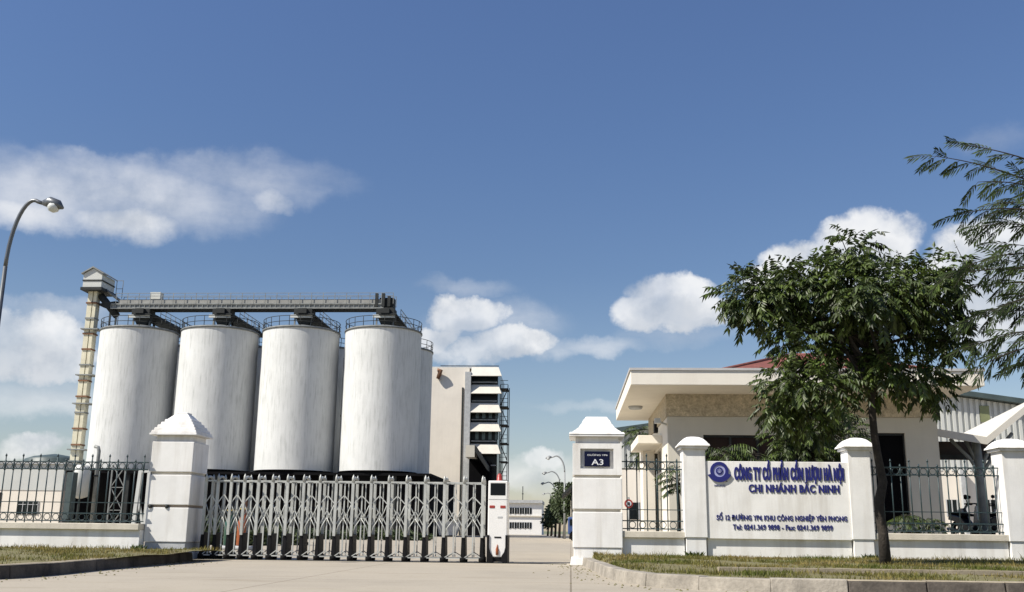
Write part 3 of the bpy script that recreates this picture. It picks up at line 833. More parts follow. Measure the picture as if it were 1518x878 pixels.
MB().prism([(hxc-1.05, hz+1.755), (hxc-.05, hz+2.36), (hxc+.95, hz+1.755)], EY-1.0, EY-.9, 'y').build('gable_panel', 'light_cladding', hh)
rl = MB()
for zz in (.9, 1.8): rl.bar((hxc+1.1, EY+2.2, hz+zz), (hxc+1.8, EY+2.2, hz+zz), .05)
for xx in (1.1, 1.8): rl.bar((hxc+xx, EY+2.2, hz-.2), (hxc+xx, EY+2.2, hz+1.8), .05)
rl.build('railing', 'galvanised', hh)
MB().tube([(ex0+.6, EY+.2, eTop-.4), (ex0+2.5, EY+.4, eTop-2.6)], .38, 10).build('spout', 'dark_steel', el)
MB().tube([(ex0+1.1, EY+.2, eTop+.2), (ex0+3.6, EY+.4, eTop-1.6)], .14, 8).build('spout', 'galvanised', el)

# ---- conveyor bridge over the front row
cZ = Z(380, 452, SYR)             # centre height
cx0, cx1 = X(150, SYR, 452), X(585, SYR, 452)
cv = thing('conveyor_bridge', 'long grey conveyor bridge with walkway railing running over the silo tops', 'conveyor', ((cx0+cx1)/2, SYR, cZ-.6))
MB().box(cx0+2.2, cx1-1.2, SYR-.75, SYR-.15, cZ-.05, cZ+.42).build('conveyor_casing', 'conveyor_grey', cv)
MB().box(cx0+1.5, cx1, SYR-.9, SYR+.9, cZ-.62, cZ-.5).build('walkway', 'dark_steel', cv)
tr = MB()
for s in (-.85, .85):
    tr.bar((cx0+1.5, SYR+s, cZ-.1), (cx1-1.0, SYR+s, cZ-.1), .12); tr.bar((cx0+1.5, SYR+s, cZ-.55), (cx1-1.0, SYR+s, cZ-.55), .14)
    n = 56
    for k in range(n+1):
        x = cx0+1.5+(cx1-cx0-2.5)*k/n; tr.bar((x, SYR+s, cZ-.55), (x, SYR+s, cZ-.1), .07)
tr.build('truss', 'galvanised', cv)
MB().box(cx0+1.5, cx1-1, SYR-.80, SYR-.78, cZ-.5, cZ-.1).build('side_panel', 'galvanised', cv)
rl = MB()
for s in (-.9, .9):
    for z in (.75, 1.05): rl.bar((cx0+2, SYR+s, cZ+z), (cx1, SYR+s, cZ+z), .045)
    n = 24
    for k in range(n+1):
        x = cx0+2+(cx1-cx0-2)*k/n; rl.bar((x, SYR+s, cZ-.1), (x, SYR+s, cZ+1.05), .05)
rl.build('railing', 'galvanised', cv)
MB().box(X(226, SYR, 440), X(241, SYR, 440), SYR-.6, SYR+.3, cZ+.5, cZ+1.25).build('drive_housing', 'light_cladding', cv)
MB().prism([(cx0, cZ+.0), (cx0+1.8, cZ+.25), (cx0+2.4, cZ+.2), (cx0+2.4, cZ-.55), (cx0+1.2, cZ-.6), (cx0+.1, cZ-.2)], SYR-.7, SYR+.5, 'y').build('inlet_hopper', 'dark_steel', cv)
m_ = MB()
for q in (-.6, .1, .7):
    m_.box(cx1-1.3+q, cx1-1.0+q, SYR-.95, SYR-.6, cZ-.4, cZ+.7+.3*(q < .5))
m_.box(cx1-1.5, cx1+.0, SYR-.6, SYR+.6, cZ-.5, cZ+.6); m_.build('drive_unit', 'dark_steel', cv)
for px in (163, 172):
    x = X(px, SYR, 470); MB().bar((x, SYR, sZ1+.2), (x, SYR, cZ-.55), .16).build('support_leg', 'galvanised', cv)
for i, x in enumerate(fx):
    # outlet and cross conveyor to the rear row
    o = MB(); o.box(x-1.0+.3, x+.9+.3, SYR-1.0, SYR+.5, cZ-1.35, cZ-.62); o.frustum((x+.3, SYR-.2), .7, .7, 1.9, 1.4, cZ-2.6, cZ-1.35)
    o.build('outlet_hopper', 'dark_steel', cv)
    MB().box(x-1.1+.1, x+1.2+.1, SYR-1.15, SYR-1.0, cZ-1.62, cZ-1.3).build('outlet_trim', 'light_cladding', cv)
    for s in (-.7, .9):
        MB().bar((x+s, SYR-.3, cZ-.6), (x+s*1.1, SYR-.3, sZ1+.3), .15).build('support_leg', 'galvanised', cv)
    t = thing('cross_conveyor', ['dark cross conveyor over the silo nearest the elevator tower', 'dark cross conveyor over the second silo from the tower',
              'dark cross conveyor over the third silo from the tower', 'dark cross conveyor under the free end of the bridge'][i], 'conveyor', (x+.3, SYR+4, cZ-1.8), 'cross conveyors over the silos')
    MB().box(x-.15, x+.75, SYR-1.5, SYR+back_gap, cZ-1.20, cZ-.70).build('conveyor_casing', 'dark_steel', t)
    MB().box(x-.35, x+1.5, SYR-1.4, SYR+back_gap, cZ-1.36, cZ-1.24).build('walkway', 'dark_steel', t)
    rl = MB()
    for z in (-.25, -.7): rl.bar((x+1.5, SYR+1.2, cZ+z), (x+1.5, SYR+back_gap, cZ+z), .05)
    for k in range(8): rl.bar((x+1.5, SYR+1.2+k*1.35, cZ-1.3), (x+1.5, SYR+1.2+k*1.35, cZ-.25), .05)
    rl.build('railing', 'galvanised', t)
    for y_ in (2.5, back_gap-.5): MB().bar((x+.3, SYR+y_, sZ1+.3), (x+.3, SYR+y_, cZ-1.37), .2).build('support_leg', 'dark_steel', t)

# ================================================================== FACTORY TOWER
TY = 128.0
def fxp(px, py=700): return X(px, TY, py)
def fzp(px, py): return Z(px, py, TY)
ft = thing('factory_tower', 'tall beige factory tower with white slanted sunshades and outside stair', 'building', (fxp(695), TY, 0))
x0, xm, x1 = fxp(622), fxp(694, 640), fxp(736, 640)
ztop = fzp(700, 543)
MB().box(x0, xm, TY, TY+14, 0, fzp(660, 545)).build('wall', 'beige_wall', ft)
MB().box(xm, x1, TY+1.5, TY+14, 0, ztop-.25).build('wall', 'window_dark', ft)
MB().box(xm-.5, xm+.25, TY-.5, TY-.01, 0, fzp(695, 552)).build('service_duct', 'plinth_grey', ft)
MB().box(xm-.9, xm-.7, TY-.25, TY-.01, 0, fzp(695, 575)).build('downpipe', 'dark_steel', ft)
MB().bar((fxp(650, 541), TY+2, ztop+.35), (fxp(738, 541), TY+2, ztop+.35), .1).build('parapet_rail', 'dark_steel', ft)
MB().box(x0-.1, x1-.1, TY+.6, TY+14.3, ztop-.22, ztop+.02).build('roof', 'plinth_grey', ft)
ys = [(544, 558), (570, 584), (597, 612), (626, 640), (658, 673)]
for k, (ya, yb) in enumerate(ys):
    za, zb = fzp(715, ya), fzp(715, yb)
    xa = xm+.25
    # slanted slab: top edge recessed, bottom edge pushed out
    m_ = MB(); xr0, xr1 = fxp(738, 600), fxp(743.5, 600)
    m_.add([(xa, TY+.3, za), (xr0, TY+.3, za), (xr1, TY-.5, zb), (xa, TY-.5, zb), (xa, TY+1.48, za-.25), (xr0, TY+1.48, za-.25), (xr1, TY-.35, zb-.05), (xa, TY-.35, zb-.05)],
           [(0,1,2,3),(7,6,5,4),(0,4,5,1),(1,5,6,2),(2,6,7,3),(3,7,4,0)])
    m_.build('sunshade', 'canopy_white', ft)
for k, yy in enumerate((566, 594, 622, 654, 690)):
    z = fzp(715, yy)
    MB().box(xm+.3, x1-.1, TY+.9, TY+1.45, z, z+.14).build('floor_slab', 'plinth_grey', ft)
    if k in (2, 3):
        for q in range(4):
            xq = xm+.8+q*.85; MB().box(xq, xq+.42, TY+1.42, TY+1.49, z+.3, z+1.35).build('window', 'glass_teal', ft)
# canopy low on the right side and dark loading bay
MB().box(fxp(695, 670), fxp(708, 670), TY-4, TY-.6, fzp(700, 681), fzp(700, 664)).build('canopy_end', 'paint_beige', ft)
MB().add([(fxp(708, 665), TY-4, fzp(708, 664)), (fxp(726, 700), TY-4, fzp(726, 692)), (fxp(726, 700), TY-.6, fzp(726, 692)), (fxp(708, 665), TY-.6, fzp(708, 664)),
          (fxp(708, 665), TY-4, fzp(708, 672)), (fxp(726, 700), TY-4, fzp(726, 700)), (fxp(726, 700), TY-.6, fzp(726, 700)), (fxp(708, 665), TY-.6, fzp(708, 672))],
         [(0,1,2,3),(4,7,6,5),(0,4,5,1),(2,6,7,3),(1,5,6,2),(0,3,7,4)]).build('canopy_roof', 'dark_steel', ft)
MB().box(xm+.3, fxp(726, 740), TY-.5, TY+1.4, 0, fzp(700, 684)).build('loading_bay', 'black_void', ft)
# external stair tower
sx_0, sx_1 = fxp(740, 640), fxp(751.5, 640)
st = MB()
for x in (sx_0, sx_1):
    for y in (TY+1, TY+4): st.bar((x, y, 0), (x, y, fzp(745, 569)), .10)
st.build('stair_posts', 'dark_steel', ft)
zz = fzp(745, 574); k = 0
while zz > 3:
    MB().box(sx_0, sx_1, TY+1, TY+4, zz-.1, zz).build('stair_landing', 'dark_steel', ft)
    m_ = MB(); m_.bar((sx_0, TY+1.0, zz+.5), (sx_1, TY+1.0, zz+.5), .06); m_.bar((sx_0, TY+1.0, zz+1.0), (sx_1, TY+1.0, zz+1.0), .06)
    m_.bar((sx_0 if k % 2 else sx_1, TY+1.2, zz), (sx_1 if k % 2 else sx_0, TY+1.2, zz-2.3), .25, .1)
    m_.build('stair_flight', 'dark_steel', ft); zz -= 2.35; k += 1
MB().tube([(fxp(650, 562), TY-.3, fzp(650, 562)), (fxp(654, 556), TY-.6, fzp(654, 550)), (fxp(650, 552), TY-.5, fzp(650, 550))], .28, 8).build('vent_hood', 'rust', ft)
MB().bar((fxp(652, 562), TY-.25, fzp(652, 563)), (fxp(652, 556), TY-.25, fzp(652, 554)), .4).build('vent_duct', 'plinth_grey', ft)
# small grey bin in front of the tower base
cxb = X(665, 100); t = thing('waste_container', 'small grey skip at the foot of the beige tower seen through the gate', 'container', (cxb, 100, 0))
MB().frustum((cxb, 100), 1.6, 1.5, 2.3, 1.8, .15, 1.5).build('body', 'plinth_grey', t)
MB().cbox((cxb, 100), 2.4, 1.9, 1.5, 1.6).build('rim', 'dark_steel', t)
MB().cbox((cxb, 100), 1.2, 1.2, 0, .15).build('skid', 'dark_steel', t)

# ================================================================== LEFT PLANT BUILDING
LY = 96.9
def lx(px, py=740): return X(px, LY, py)
def lz(px, py): return Z(px, py, LY)
lb = thing('low_building', 'low pale building with grey upper cladding behind the left fence', 'building', (lx(40), LY, 0))
MB().box(lx(-160), lx(90), LY, LY+16, 0, lz(40, 727)).build('wall', 'beige_wall', lb)
MB().box(lx(-160), lx(90)+.03, LY-.05, LY+16, lz(40, 727)+.01, lz(40, 688)).build('cladding', 'light_cladding', lb)
MB().box(lx(-160), lx(90)+.2, LY-.25, LY+16.3, lz(40, 688)+.01, lz(40, 688)+.2).build('roof', 'plinth_grey', lb)
w = MB().box(lx(28), lx(58), LY-.05, LY+.02, lz(40, 763), lz(40, 743)).build('window', 'window_dark', lb)
fr = MB()
for k in range(5):
    x = lx(28)+(lx(58)-lx(28))*k/4; fr.box(x-.03, x+.03, LY-.09, LY-.05, lz(40, 763), lz(40, 743))
fr.box(lx(28), lx(58), LY-.10, LY-.091, lz(40, 748)-.03, lz(40, 748)+.03)
fr.build('frame', 'plinth_grey', w)
w = MB().box(lx(-6), lx(2), LY-.05, LY+.02, 0, lz(0, 727)-.2).build('door', 'window_brown', lb)
tx = lx(70); t = thing('storage_tank', 'low domed green storage tank rising behind the pale building', 'tank', (tx, LY+20, 0))
tz = Z(70, 682, LY+20)
MB().lathe((X(70, LY+20), LY+20, 0), [(3.3, 0), (3.3, tz), (2.4, tz+.35), (.2, tz+.7)], 40).build('shell', 'tank_teal', t)
cx_ = X(98, 88); t = thing('steel_bin', 'dark teal square steel bin right of the pale building', 'bin', (cx_, 88, 0))
MB().box(X(91, 88), X(100, 88), 88, 88.9, 1.2, Z(98, 700, 88)).build('body', 'tank_teal', t)
MB().frustum(((X(91, 88)+X(100, 88))/2, 88.45), .2, .3, .5, .85, .2, 1.2).build('hopper', 'dark_steel', t)
for q in (91.7, 99.3):
    MB().bar((X(q, 88), 88.2, 0), (X(q, 88), 88.2, 1.4), .12).build('leg', 'dark_steel', t)

# ================================================================== FAR WHITE BUILDING
FY = 185.0
def gx_(px): return X(px, FY, 770)
def gz_(py): return Z(775, py, FY)
mat('office_white', (.80, .79, .76), .8, .06, .4)
fb = thing('office_building', 'distant white two storey office at the end of the drive', 'building', (gx_(775), FY, 0))
MB().box(gx_(690), gx_(803), FY, FY+14, 0, gz_(746)).build('wall', 'office_white', fb)
MB().box(gx_(690), gx_(804), FY-.5, FY+14.5, gz_(746)+.01, gz_(741.5)).build('roof', 'plinth_grey', fb)
MB().box(gx_(690), gx_(803.4), FY-.25, FY-.01, gz_(766), gz_(764.5)).build('ledge', 'coping', fb)
for (ya, yb) in ((762, 753), (783.5, 774.5)):
    for k in range(5):
        a, b = gx_(752+k*7.4), gx_(752+k*7.4+6.4)
        w = MB().box(a, b, FY-.06, FY-.01, gz_(ya), gz_(yb)).build('window', 'window_dark', fb)
        MB().box((a+b)/2-.06, (a+b)/2+.06, FY-.12, FY-.065, gz_(ya), gz_(yb)).build('mullion', 'plinth_grey', w)
MB().bar((gx_(773.5), FY+3, gz_(742)), (gx_(773.5), FY+3, gz_(720)), .14).build('mast', 'dark_steel', fb)
MB().box(gx_(772.2), gx_(774.8), FY+2.9, FY+3.1, gz_(732), gz_(730.8)).build('antenna', 'dark_steel', fb)

# ================================================================== WAREHOUSE (right)
HY = 60.0
hx_ = lambda px, py=740: X(px, HY, py)
wl = thing('warehouse', 'large warehouse with corrugated gable over beige lower wall behind the guardhouse', 'building', (hx_(1300), HY, 0))
X0w, X1w = hx_(921, 690), hx_(1518, 600)+16
xpk = hx_(1362, 582); zpk = Z(1362, 580, HY); z0w = Z(924, 642, HY)
def roofz(x): 
    if x < xpk: return z0w+(zpk-z0w)*(x-X0w)/(xpk-X0w)
    zr_ = Z(1515, 601, HY); xr_ = hx_(1515, 601); return zpk+(zr_-zpk)*(x-xpk)/(xr_-xpk)
zmid = Z(1400, 697, HY)
MB().box(X0w, X1w, HY, HY+30, 0, zmid).build('wall', 'beige_wall', wl)
cl = MB(); x = X0w
cl.prism([(X0w, zmid+.01), (X1w, zmid+.01), (X1w, roofz(X1w)), (xpk, zpk), (X0w, roofz(X0w))], HY+.08, HY+30, 'y')
while x < X1w-.4:
    zt = min(roofz(x), roofz(x+.17)); cl.frustum((x+.09, HY+.03), .17, .12, .17, .12, zmid-.05, zt-.02); x += .34
cl.build('cladding', 'light_cladding', wl)
MB().prism([(X0w-.4, roofz(X0w)-.02), (xpk, zpk+.03), (X1w, roofz(X1w)+.03), (X1w, roofz(X1w)+.3), (xpk, zpk+.33), (X0w-.4, roofz(X0w)+.25)], HY-.5, HY+31, 'y').build('roof', 'tank_teal', wl)
MB().box(hx_(1452, 610), hx_(1466, 610), HY-.06, HY-.035, Z(1460, 626, HY), roofz(hx_(1466, 600))-.3).build('skylight_panel', 'olive_panel', wl)
MB().box(hx_(945, 670), hx_(957, 670), HY-.06, HY-.035, Z(950, 697, HY), Z(950, 655, HY)).build('skylight_panel', 'olive_panel', wl)
for (a, b, ya, yb) in ((930, 964, 770, 745), (1402, 1418, 766, 741), (1450, 1484, 768, 741), (1487, 1499, 768, 741), (1330, 1350, 768, 742)):
    w = MB().box(hx_(a), hx_(b), HY-.04, HY+.02, Z(a, ya, HY), Z(a, yb, HY)).build('window', 'window_dark', wl)
    fr = MB(); xa, xb = hx_(a), hx_(b); za, zb = Z(a, ya, HY), Z(a, yb, HY)
    for q in (0, .5, 1): fr.box(xa+(xb-xa)*q-.03, xa+(xb-xa)*q+.03, HY-.08, HY-.045, za, zb)
    fr.build('frame', 'plinth_grey', w)
MB().bar((hx_(1428, 740), HY-.3, 0), (hx_(1423, 700), HY-.3, zmid), .3).build('downpipe', 'plinth_grey', wl)

# ================================================================== GUARDHOUSE
struct(MB().box(1.9, 20, 22.0, 34.0, -.1, .12).build('pavement', 'concrete_yard'))
GF = 25.6
gxl, gxr = X(990, GF, 640), X(1390, GF, 640)
GB = 31.5
RF = 23.95; rz1 = Z(935, 545.5, RF); rz0 = Z(940, 570.5, RF)
rxl, rxr = X(935, RF, 555), X(1459, RF, 560)
RB = 31.9
gh = thing('guardhouse', 'cream guardhouse with wide flat overhanging roof behind the company sign', 'building', ((gxl+gxr)/2, GF, 0))
zs0 = Z(1000, 617.5, GF)
# front wall with two openings; walls built as blocks
wz0, wz1 = .9, Z(1100, 645, GF)
wA0, wA1 = X(1043, GF, 660), X(1165, GF, 660)
wB0, wB1 = X(1297, GF, 680), X(1344, GF, 680)
zB1 = Z(1320, 642, GF)
T = .22
wallm = MB()
for a, b, z0_, z1_ in ((gxl, wA0, .1, zs0), (wA1, wB0, .1, zs0), (wB1, gxr, .1, zs0), (wA0, wA1, .1, wz0), (wA0, wA1, wz1, zs0), (wB0, wB1, .1, wz0), (wB0, wB1, zB1, zs0)):
    wallm.box(a, b, GF, GF+T, z0_, z1_)
wallm.box(gxr-T, gxr, GF+T, GB, .1, zs0)
wallm.box(gxl, gxr, GB-T, GB, .1, zs0)
wallm.build('wall', 'paint_beige', gh)
dY0, dY1 = 27.7, 30.1
lw = MB().box(gxl, gxl+T, GF+T, dY0, .1, zs0).box(gxl, gxl+T, dY1, GB-T, .1, zs0).box(gxl, gxl+T, dY0, dY1, 2.9, zs0)
lw.build('side_wall', 'cream_wall', gh)
MB().box(gxl-.03, gxr+.03, GF-.04, GB, zs0+.005, rz0-.002).build('stone_band', 'rough_stone', gh)
MB().box(gxl-.36, gxl-.005, 29.7, 30.9, .1, Z(962, 655, 30)).build('porch_pier', 'cream_wall', gh, .01)
MB().box(rxl, rxr, RF, RB, rz0, rz1-.06).build('roof_slab', 'cream_wall', gh, .01)
MB().box(rxl-.03, rxr+.03, RF-.03, RB+.03, rz1-.058, rz1).build('roof_cap', 'roof_cap', gh)
# hip roof
hx0_, hx1_ = X(1036, 25.2, 545), X(1440, 25.2, 545); hz0 = rz1+.0
hy0, hy1 = 25.0, 31.3; hzt = hz0+1.05
rx0_, rx1_ = hx0_+2.9, hx1_-2.9; hym = (hy0+hy1)/2
MB().add([(hx0_, hy0, hz0), (hx1_, hy0, hz0), (hx1_, hy1, hz0), (hx0_, hy1, hz0), (rx0_, hym, hzt), (rx1_, hym, hzt)],
         [(0, 1, 5, 4), (1, 2, 5), (2, 3, 4, 5), (3, 0, 4), (0, 3, 2, 1)]).build('tile_roof', 'red_tile', gh)
rdg = MB(); 
for a, b in (((hx0_, hy0, hz0), (rx0_, hym, hzt)), ((rx0_, hym, hzt), (rx1_, hym, hzt)), ((hx1_, hy0, hz0), (rx1_, hym, hzt))): rdg.tube([a, b], .06, 6)
rdg.build('ridge', 'red_tile', gh)
def ghwin(a, b, z0_, z1_, m_, nm, bars):
    w = MB().box(a, b, GF+.12, GF+.15, z0_, z1_).build('window', m_, gh)
    fr = MB()
    for q in range(bars+1):
        x = a+(b-a)*q/bars; fr.box(max(a, x-.03), min(b, x+.03), GF+.07, GF+.118, z0_, z1_)
    fr.box(a, b, GF+.06, GF+.069, z1_-.06, z1_); fr.box(a, b, GF+.06, GF+.069, z0_, z0_+.06)
    fr.build('frame', 'dark_steel', w)
ghwin(wA0, wA1, wz0, wz1, 'window_brown', 'w', 3)
ghwin(wB0, wB1, wz0, zB1, 'black_void', 'w', 1)
MB().box(wA1-.0, wA1+.9, GF-.02, GF-.002, .9, wz1).build('shutter', 'window_dark', gh)
d = MB().box(gxl+.08, gxl+.12, dY0+.05, dY1-.05, .1, 2.9).build('door', 'window_dark', gh)
dfm = MB()
for y in (dY0, (dY0+dY1)/2-.04, dY1-.08): dfm.box(gxl+.02, gxl+.075, y, y+.08, .1, 2.9)
dfm.box(gxl+.02, gxl+.075, dY0, dY1, 2.2, 2.28); dfm.build('frame', 'coping', d)
cz1, cz0 = Z(975, 641, 27), Z(965, 652, 27)
MB().box(X(941, 28.5, 655), gxl-.004, 27.2, 30.4, 2.98, 3.20).build('door_canopy', 'cream_wall', gh, .01)
MB().lathe((X(942, 28.2, 601), 28.2, rz0-.08), [(.17, 0), (.2, .05), (.2, .08)], 24).build('ceiling_lamp', 'plinth_grey', gh)
MB().cbox((gxl-.02+.0, 28.6), .16, .35, 3.25+.15, 3.75).build('loudspeaker', 'gate_black', gh, .01)
m_ = MB().bar((gxl, 25.9, 3.35), (gxl-.22, 25.75, 3.42), .04).box(gxl-.32, gxl-.18, 25.55, 25.8, 3.36, 3.48); m_.build('security_camera', 'light_cladding', gh)

# ================================================================== SHELTER (right) with butterfly canopy
shx = lambda px, py=650: X(px, 28, py)
sh = thing('bike_shelter', 'motorbike shelter with pale folded canopy on a branching column right of guardhouse', 'shelter', (shx(1465), 28, .12))
def SP(px, py, Y=28): return at(px, py, Y)
vl_ = SP(1461, 650); le_ = SP(1330, 628); re_ = SP(1540, 586)
def slab(a, b, y0, y1, rise, th, m_, rise2=None):
    rise2 = rise if rise2 is None else rise2
    """canopy plane between (x,z) a..b at the front, rising to the back"""
    q = MB()
    P_ = [(a.x, y0, a.z), (b.x, y0, b.z), (b.x, y1, b.z+rise2), (a.x, y1, a.z+rise)]
    q.add([(x, y, z-th) for x, y, z in P_]+P_, [(0,3,2,1),(4,5,6,7),(0,1,5,4),(1,2,6,5),(2,3,7,6),(3,0,4,7)]); return q
slab(le_, vl_, 28, 33.5, .45, .10, 0, .85).build('canopy', 'canopy_white', sh)
slab(vl_, re_, 28, 33.5, .85, .10, 0, -.5).build('canopy', 'canopy_white', sh)
for a, b in ((le_, vl_), (vl_, re_)):
    q = MB(); q.add([(a.x, 27.93, a.z-.17), (b.x, 27.93, b.z-.17), (b.x, 27.93, b.z+.03), (a.x, 27.93, a.z+.03),
                     (a.x, 27.995, a.z-.17), (b.x, 27.995, b.z-.17), (b.x, 27.995, b.z+.03), (a.x, 27.995, a.z+.03)],
                    [(0,1,2,3),(4,7,6,5),(0,4,5,1),(3,2,6,7),(1,5,6,2),(0,3,7,4)])
    q.build('fascia', 'canopy_white', sh)
MB().box(shx(1391), shx(1600), 33.0, 33.2, Z(1450, 675, 33), Z(1450, 655, 33)).build('back_beam', 'window_brown', sh)
MB().box(shx(1391), shx(1600), 32.6, 32.8, Z(1450, 683, 33), Z(1450, 676, 33)).build('back_beam', 'dark_steel', sh)
cxs = shx(1469, 720)
MB().tube([(cxs, 28.6, .12), (cxs-.02, 28.6, 2.2), (cxs-.06, 28.6, 3.3)], [.13, .13, .11], 12).build('column', 'galvanised', sh)
for dxx in (-.75, -.35, .45, .95):
    MB().tube([(cxs, 28.6, 2.3), (cxs+dxx*.35, 28.6, 2.75), (cxs+dxx, 28.6, 3.28+(.18*dxx if dxx > 0 else 0))], .05, 8).build('branch_arm', 'galvanised', sh)
struct(MB().box(shx(1330), 22, 25.0+.0, 33.6, .121, .45).build('pavement', 'path_strip')) if False else None

# raised floor for the shelter and planters
flr = struct(MB().box(gxr+.05, 22, 22.9, 33.8, .124, .50).build('pavement', 'concrete_yard'))
def motorbike(px, Y, rz, label, body='bike_dark', flair=None):
    loc = Vector((X(px, Y, 770), Y, .50))
    t = thing('motorbike', label, 'motorbike', (0, 0, 0), 'motorbikes parked in the shelter')
    def wheel(x):
        m_ = MB(); pts = [(x+.25*cos(2*pi*k/24), 0, .29+.25*sin(2*pi*k/24)) for k in range(25)]; m_.tube(pts, .045, 8, caps=False)
        w_ = m_.build('wheel', 'rubber', t)
        m2 = MB(); m2.tube([(x, -.05, .29), (x, .05, .29)], .05, 10)
        for k in range(6): m2.bar((x, 0, .29), (x+.22*cos(k*pi/3), 0, .29+.22*sin(k*pi/3)), .02)
        m2.build('rim', 'galvanised', w_)
    wheel(-.62); wheel(.62)
    b_ = MB(); b_.prism([(-.85, .62), (-.75, .78), (-.2, .70), (.12, .45), (.38, .50), (.5, .95), (.58, .95), (.52, .45), (.30, .30), (-.35, .28), (-.45, .55)], -.13, .13, 'y')
    b_.build('body', body, t, .03)
    MB().prism([(-.80, .78), (-.78, .84), (-.3, .82), (.1, .76), (.12, .70), (-.2, .71)], -.14, .14, 'y').build('saddle', 'rubber', t, .02)
    MB().tube([(.62, 0, .29), (.50, 0, .95), (.44, 0, 1.05)], .035, 8).build('fork', 'galvanised', t)
    MB().tube([(.36, -.33, 1.04), (.44, -.15, 1.05), (.44, .15, 1.05), (.36, .33, 1.04)], .018, 8).build('handlebar', 'gate_black', t)
    MB().lathe((.60, 0, .82), [(.02, -.08), (.11, -.04), (.12, .06), (.05, .12)], 14).build('headlight', 'bike_white', t)
    for s in (-1, 1):
        m_ = MB(); m_.tube([(.40, s*.25, 1.05), (.42, s*.30, 1.22)], .008, 5); m_.lathe((.42, s*.31, 1.20), [(.01, 0), (.05, .02), (.05, .08), (.01, .1)], 10); m_.build('mirror', 'gate_black', t)
    MB().tube([(-.1, -.16, .28), (-.8, -.18, .36)], .045, 8).build('exhaust', 'galvanised', t)
    if flair: MB().prism([(.52, .45), (.62, .98), (.68, .98), (.70, .60)], -.19, .19, 'y').build('front_shield', flair, t, .02)
    t.location = loc; t.rotation_euler = (0, 0, rz); return t
motorbike(1436, 29.9, R(-78), 'dark motorbike with white front shield facing the street beside shelter column', 'bike_dark', 'bike_white')
motorbike(1460, 30.3, R(168), 'dark blue motorbike parked sideways just left of the shelter column', 'bike_dark')
motorbike(1486, 29.8, R(190), 'black motorbike parked sideways nearest the right end pillar', 'gate_black')
motorbike(1476, 31.6, R(-100), 'motorbike parked behind the two sideways ones under the shelter', 'blue_paint')

# ================================================================== ORNAMENTAL BOTTLES behind gate, traffic sign
def bottle(px, Y, h, m_, label):
    x = X(px, Y, 800); s = h/1.5
    t = thing('bottle_statue', label, 'statue', (x, Y, 0), 'giant bottles behind the gate')
    MB().lathe((x, Y, 0), [(.30*s, 0), (.32*s, .06*s), (.30*s, .12*s)], 20).build('pedestal', 'plinth_grey', t)
    MB().lathe((x, Y, .12*s), [(.17*s, 0), (.18*s, .04*s), (.18*s, .62*s), (.15*s, .74*s), (.08*s, .88*s), (.06*s, .95*s), (.06*s, 1.14*s)], 24).build('bottle', m_, t)
    MB().lathe((x, Y, 1.26*s), [(.066*s, -.1*s), (.07*s, 0), (.066*s, .16*s), (.05*s, .2*s)], 16).build('stopper', 'dark_steel' if 'green' in label else 'rust', t)
    MB().lathe((x, Y, 1.18*s), [(.13*s, 0), (.13*s, .02*s)], 20).build('neck_ring', 'yellow_band', t)
bottle(359.5, 30, 1.5, 'orange_glass', 'giant orange brown bottle statue with yellow neck ring behind the gate')
bottle(340, 30.2, 1.45, 'green_glass', 'giant dark green bottle statue beside the orange one behind the gate')
tx = X(932, 24, 760); t = thing('traffic_sign', 'small round red and white road sign behind the fence beside A3 pillar', 'sign', (tx, 24, .12))
MB().tube([(tx, 24, .12), (tx, 24, 1.45)], .025, 8).build('pole', 'galvanised', t)
m_ = MB(); 
def vdisc(r_, y0, y1, m__, nm, c=(tx, 1.30), par=None, n=28):
    q = MB(); q.prism([(c[0]+r_*cos(2*pi*k/n), c[1]+r_*sin(2*pi*k/n)) for k in range(n)], y0, y1, 'y'); return q.build(nm, m__, par)
pl = vdisc(.10, 23.95, 23.97, 'red_paint', 'sign_plate', par=t)
vdisc(.062, 23.94, 23.948, 'letter_white', 'sign_face', par=pl)
MB().box(tx-.02, tx+.02, 23.93, 23.938, 1.265, 1.335).build('sign_mark', 'gate_black', pl)

# ================================================================== STREET LAMPS
def arc_lamp(name, label, base, h, reach, m_, head_r, group=None, r=.09, dirx=1):
    x, y, z = base; t = thing(name, label, 'street lamp', base, group)
    MB().tube([(x, y, z), (x, y, z+h*.80)], [r, r*.62], 10).build('pole', m_, t)
    pts = []
    for k in range(13):
        a = R(90*k/12*1.12)
        pts.append((x+dirx*reach*.62*(1-cos(a)), y, z+h*.80+h*.20*sin(min(a, pi/2))*1.0-(0 if a <= pi/2 else (a-pi/2)*.3*reach)))
    pts.append((pts[-1][0]+dirx*reach*.22, y, pts[-1][2]-.06*reach))
    MB().tube(pts, [r*.6]*len(pts), 8).build('arm', m_, t)
    ex, ez = pts[-1][0], pts[-1][2]
    hd = MB(); hd.tube([(ex-dirx*.05, y, ez+.02), (ex+dirx*head_r*.7, y, ez+.03), (ex+dirx*head_r*2.0, y, ez-.02), (ex+dirx*head_r*2.9, y, ez-.09)],
                       [head_r*.45, head_r*.9, head_r*.8, head_r*.2], 12)
    lh = hd.build('lamp_head', m_, t)
    g_ = MB(); cx = ex+dirx*head_r*1.35
    g_.lathe((cx, y, ez-.02), [(.02, -head_r*1.25), (head_r*.7, -head_r*1.0), (head_r*.95, -head_r*.5), (head_r*.9, 0)], 16)
    g_.build('glass', 'lamp_glass', lh)
    return t
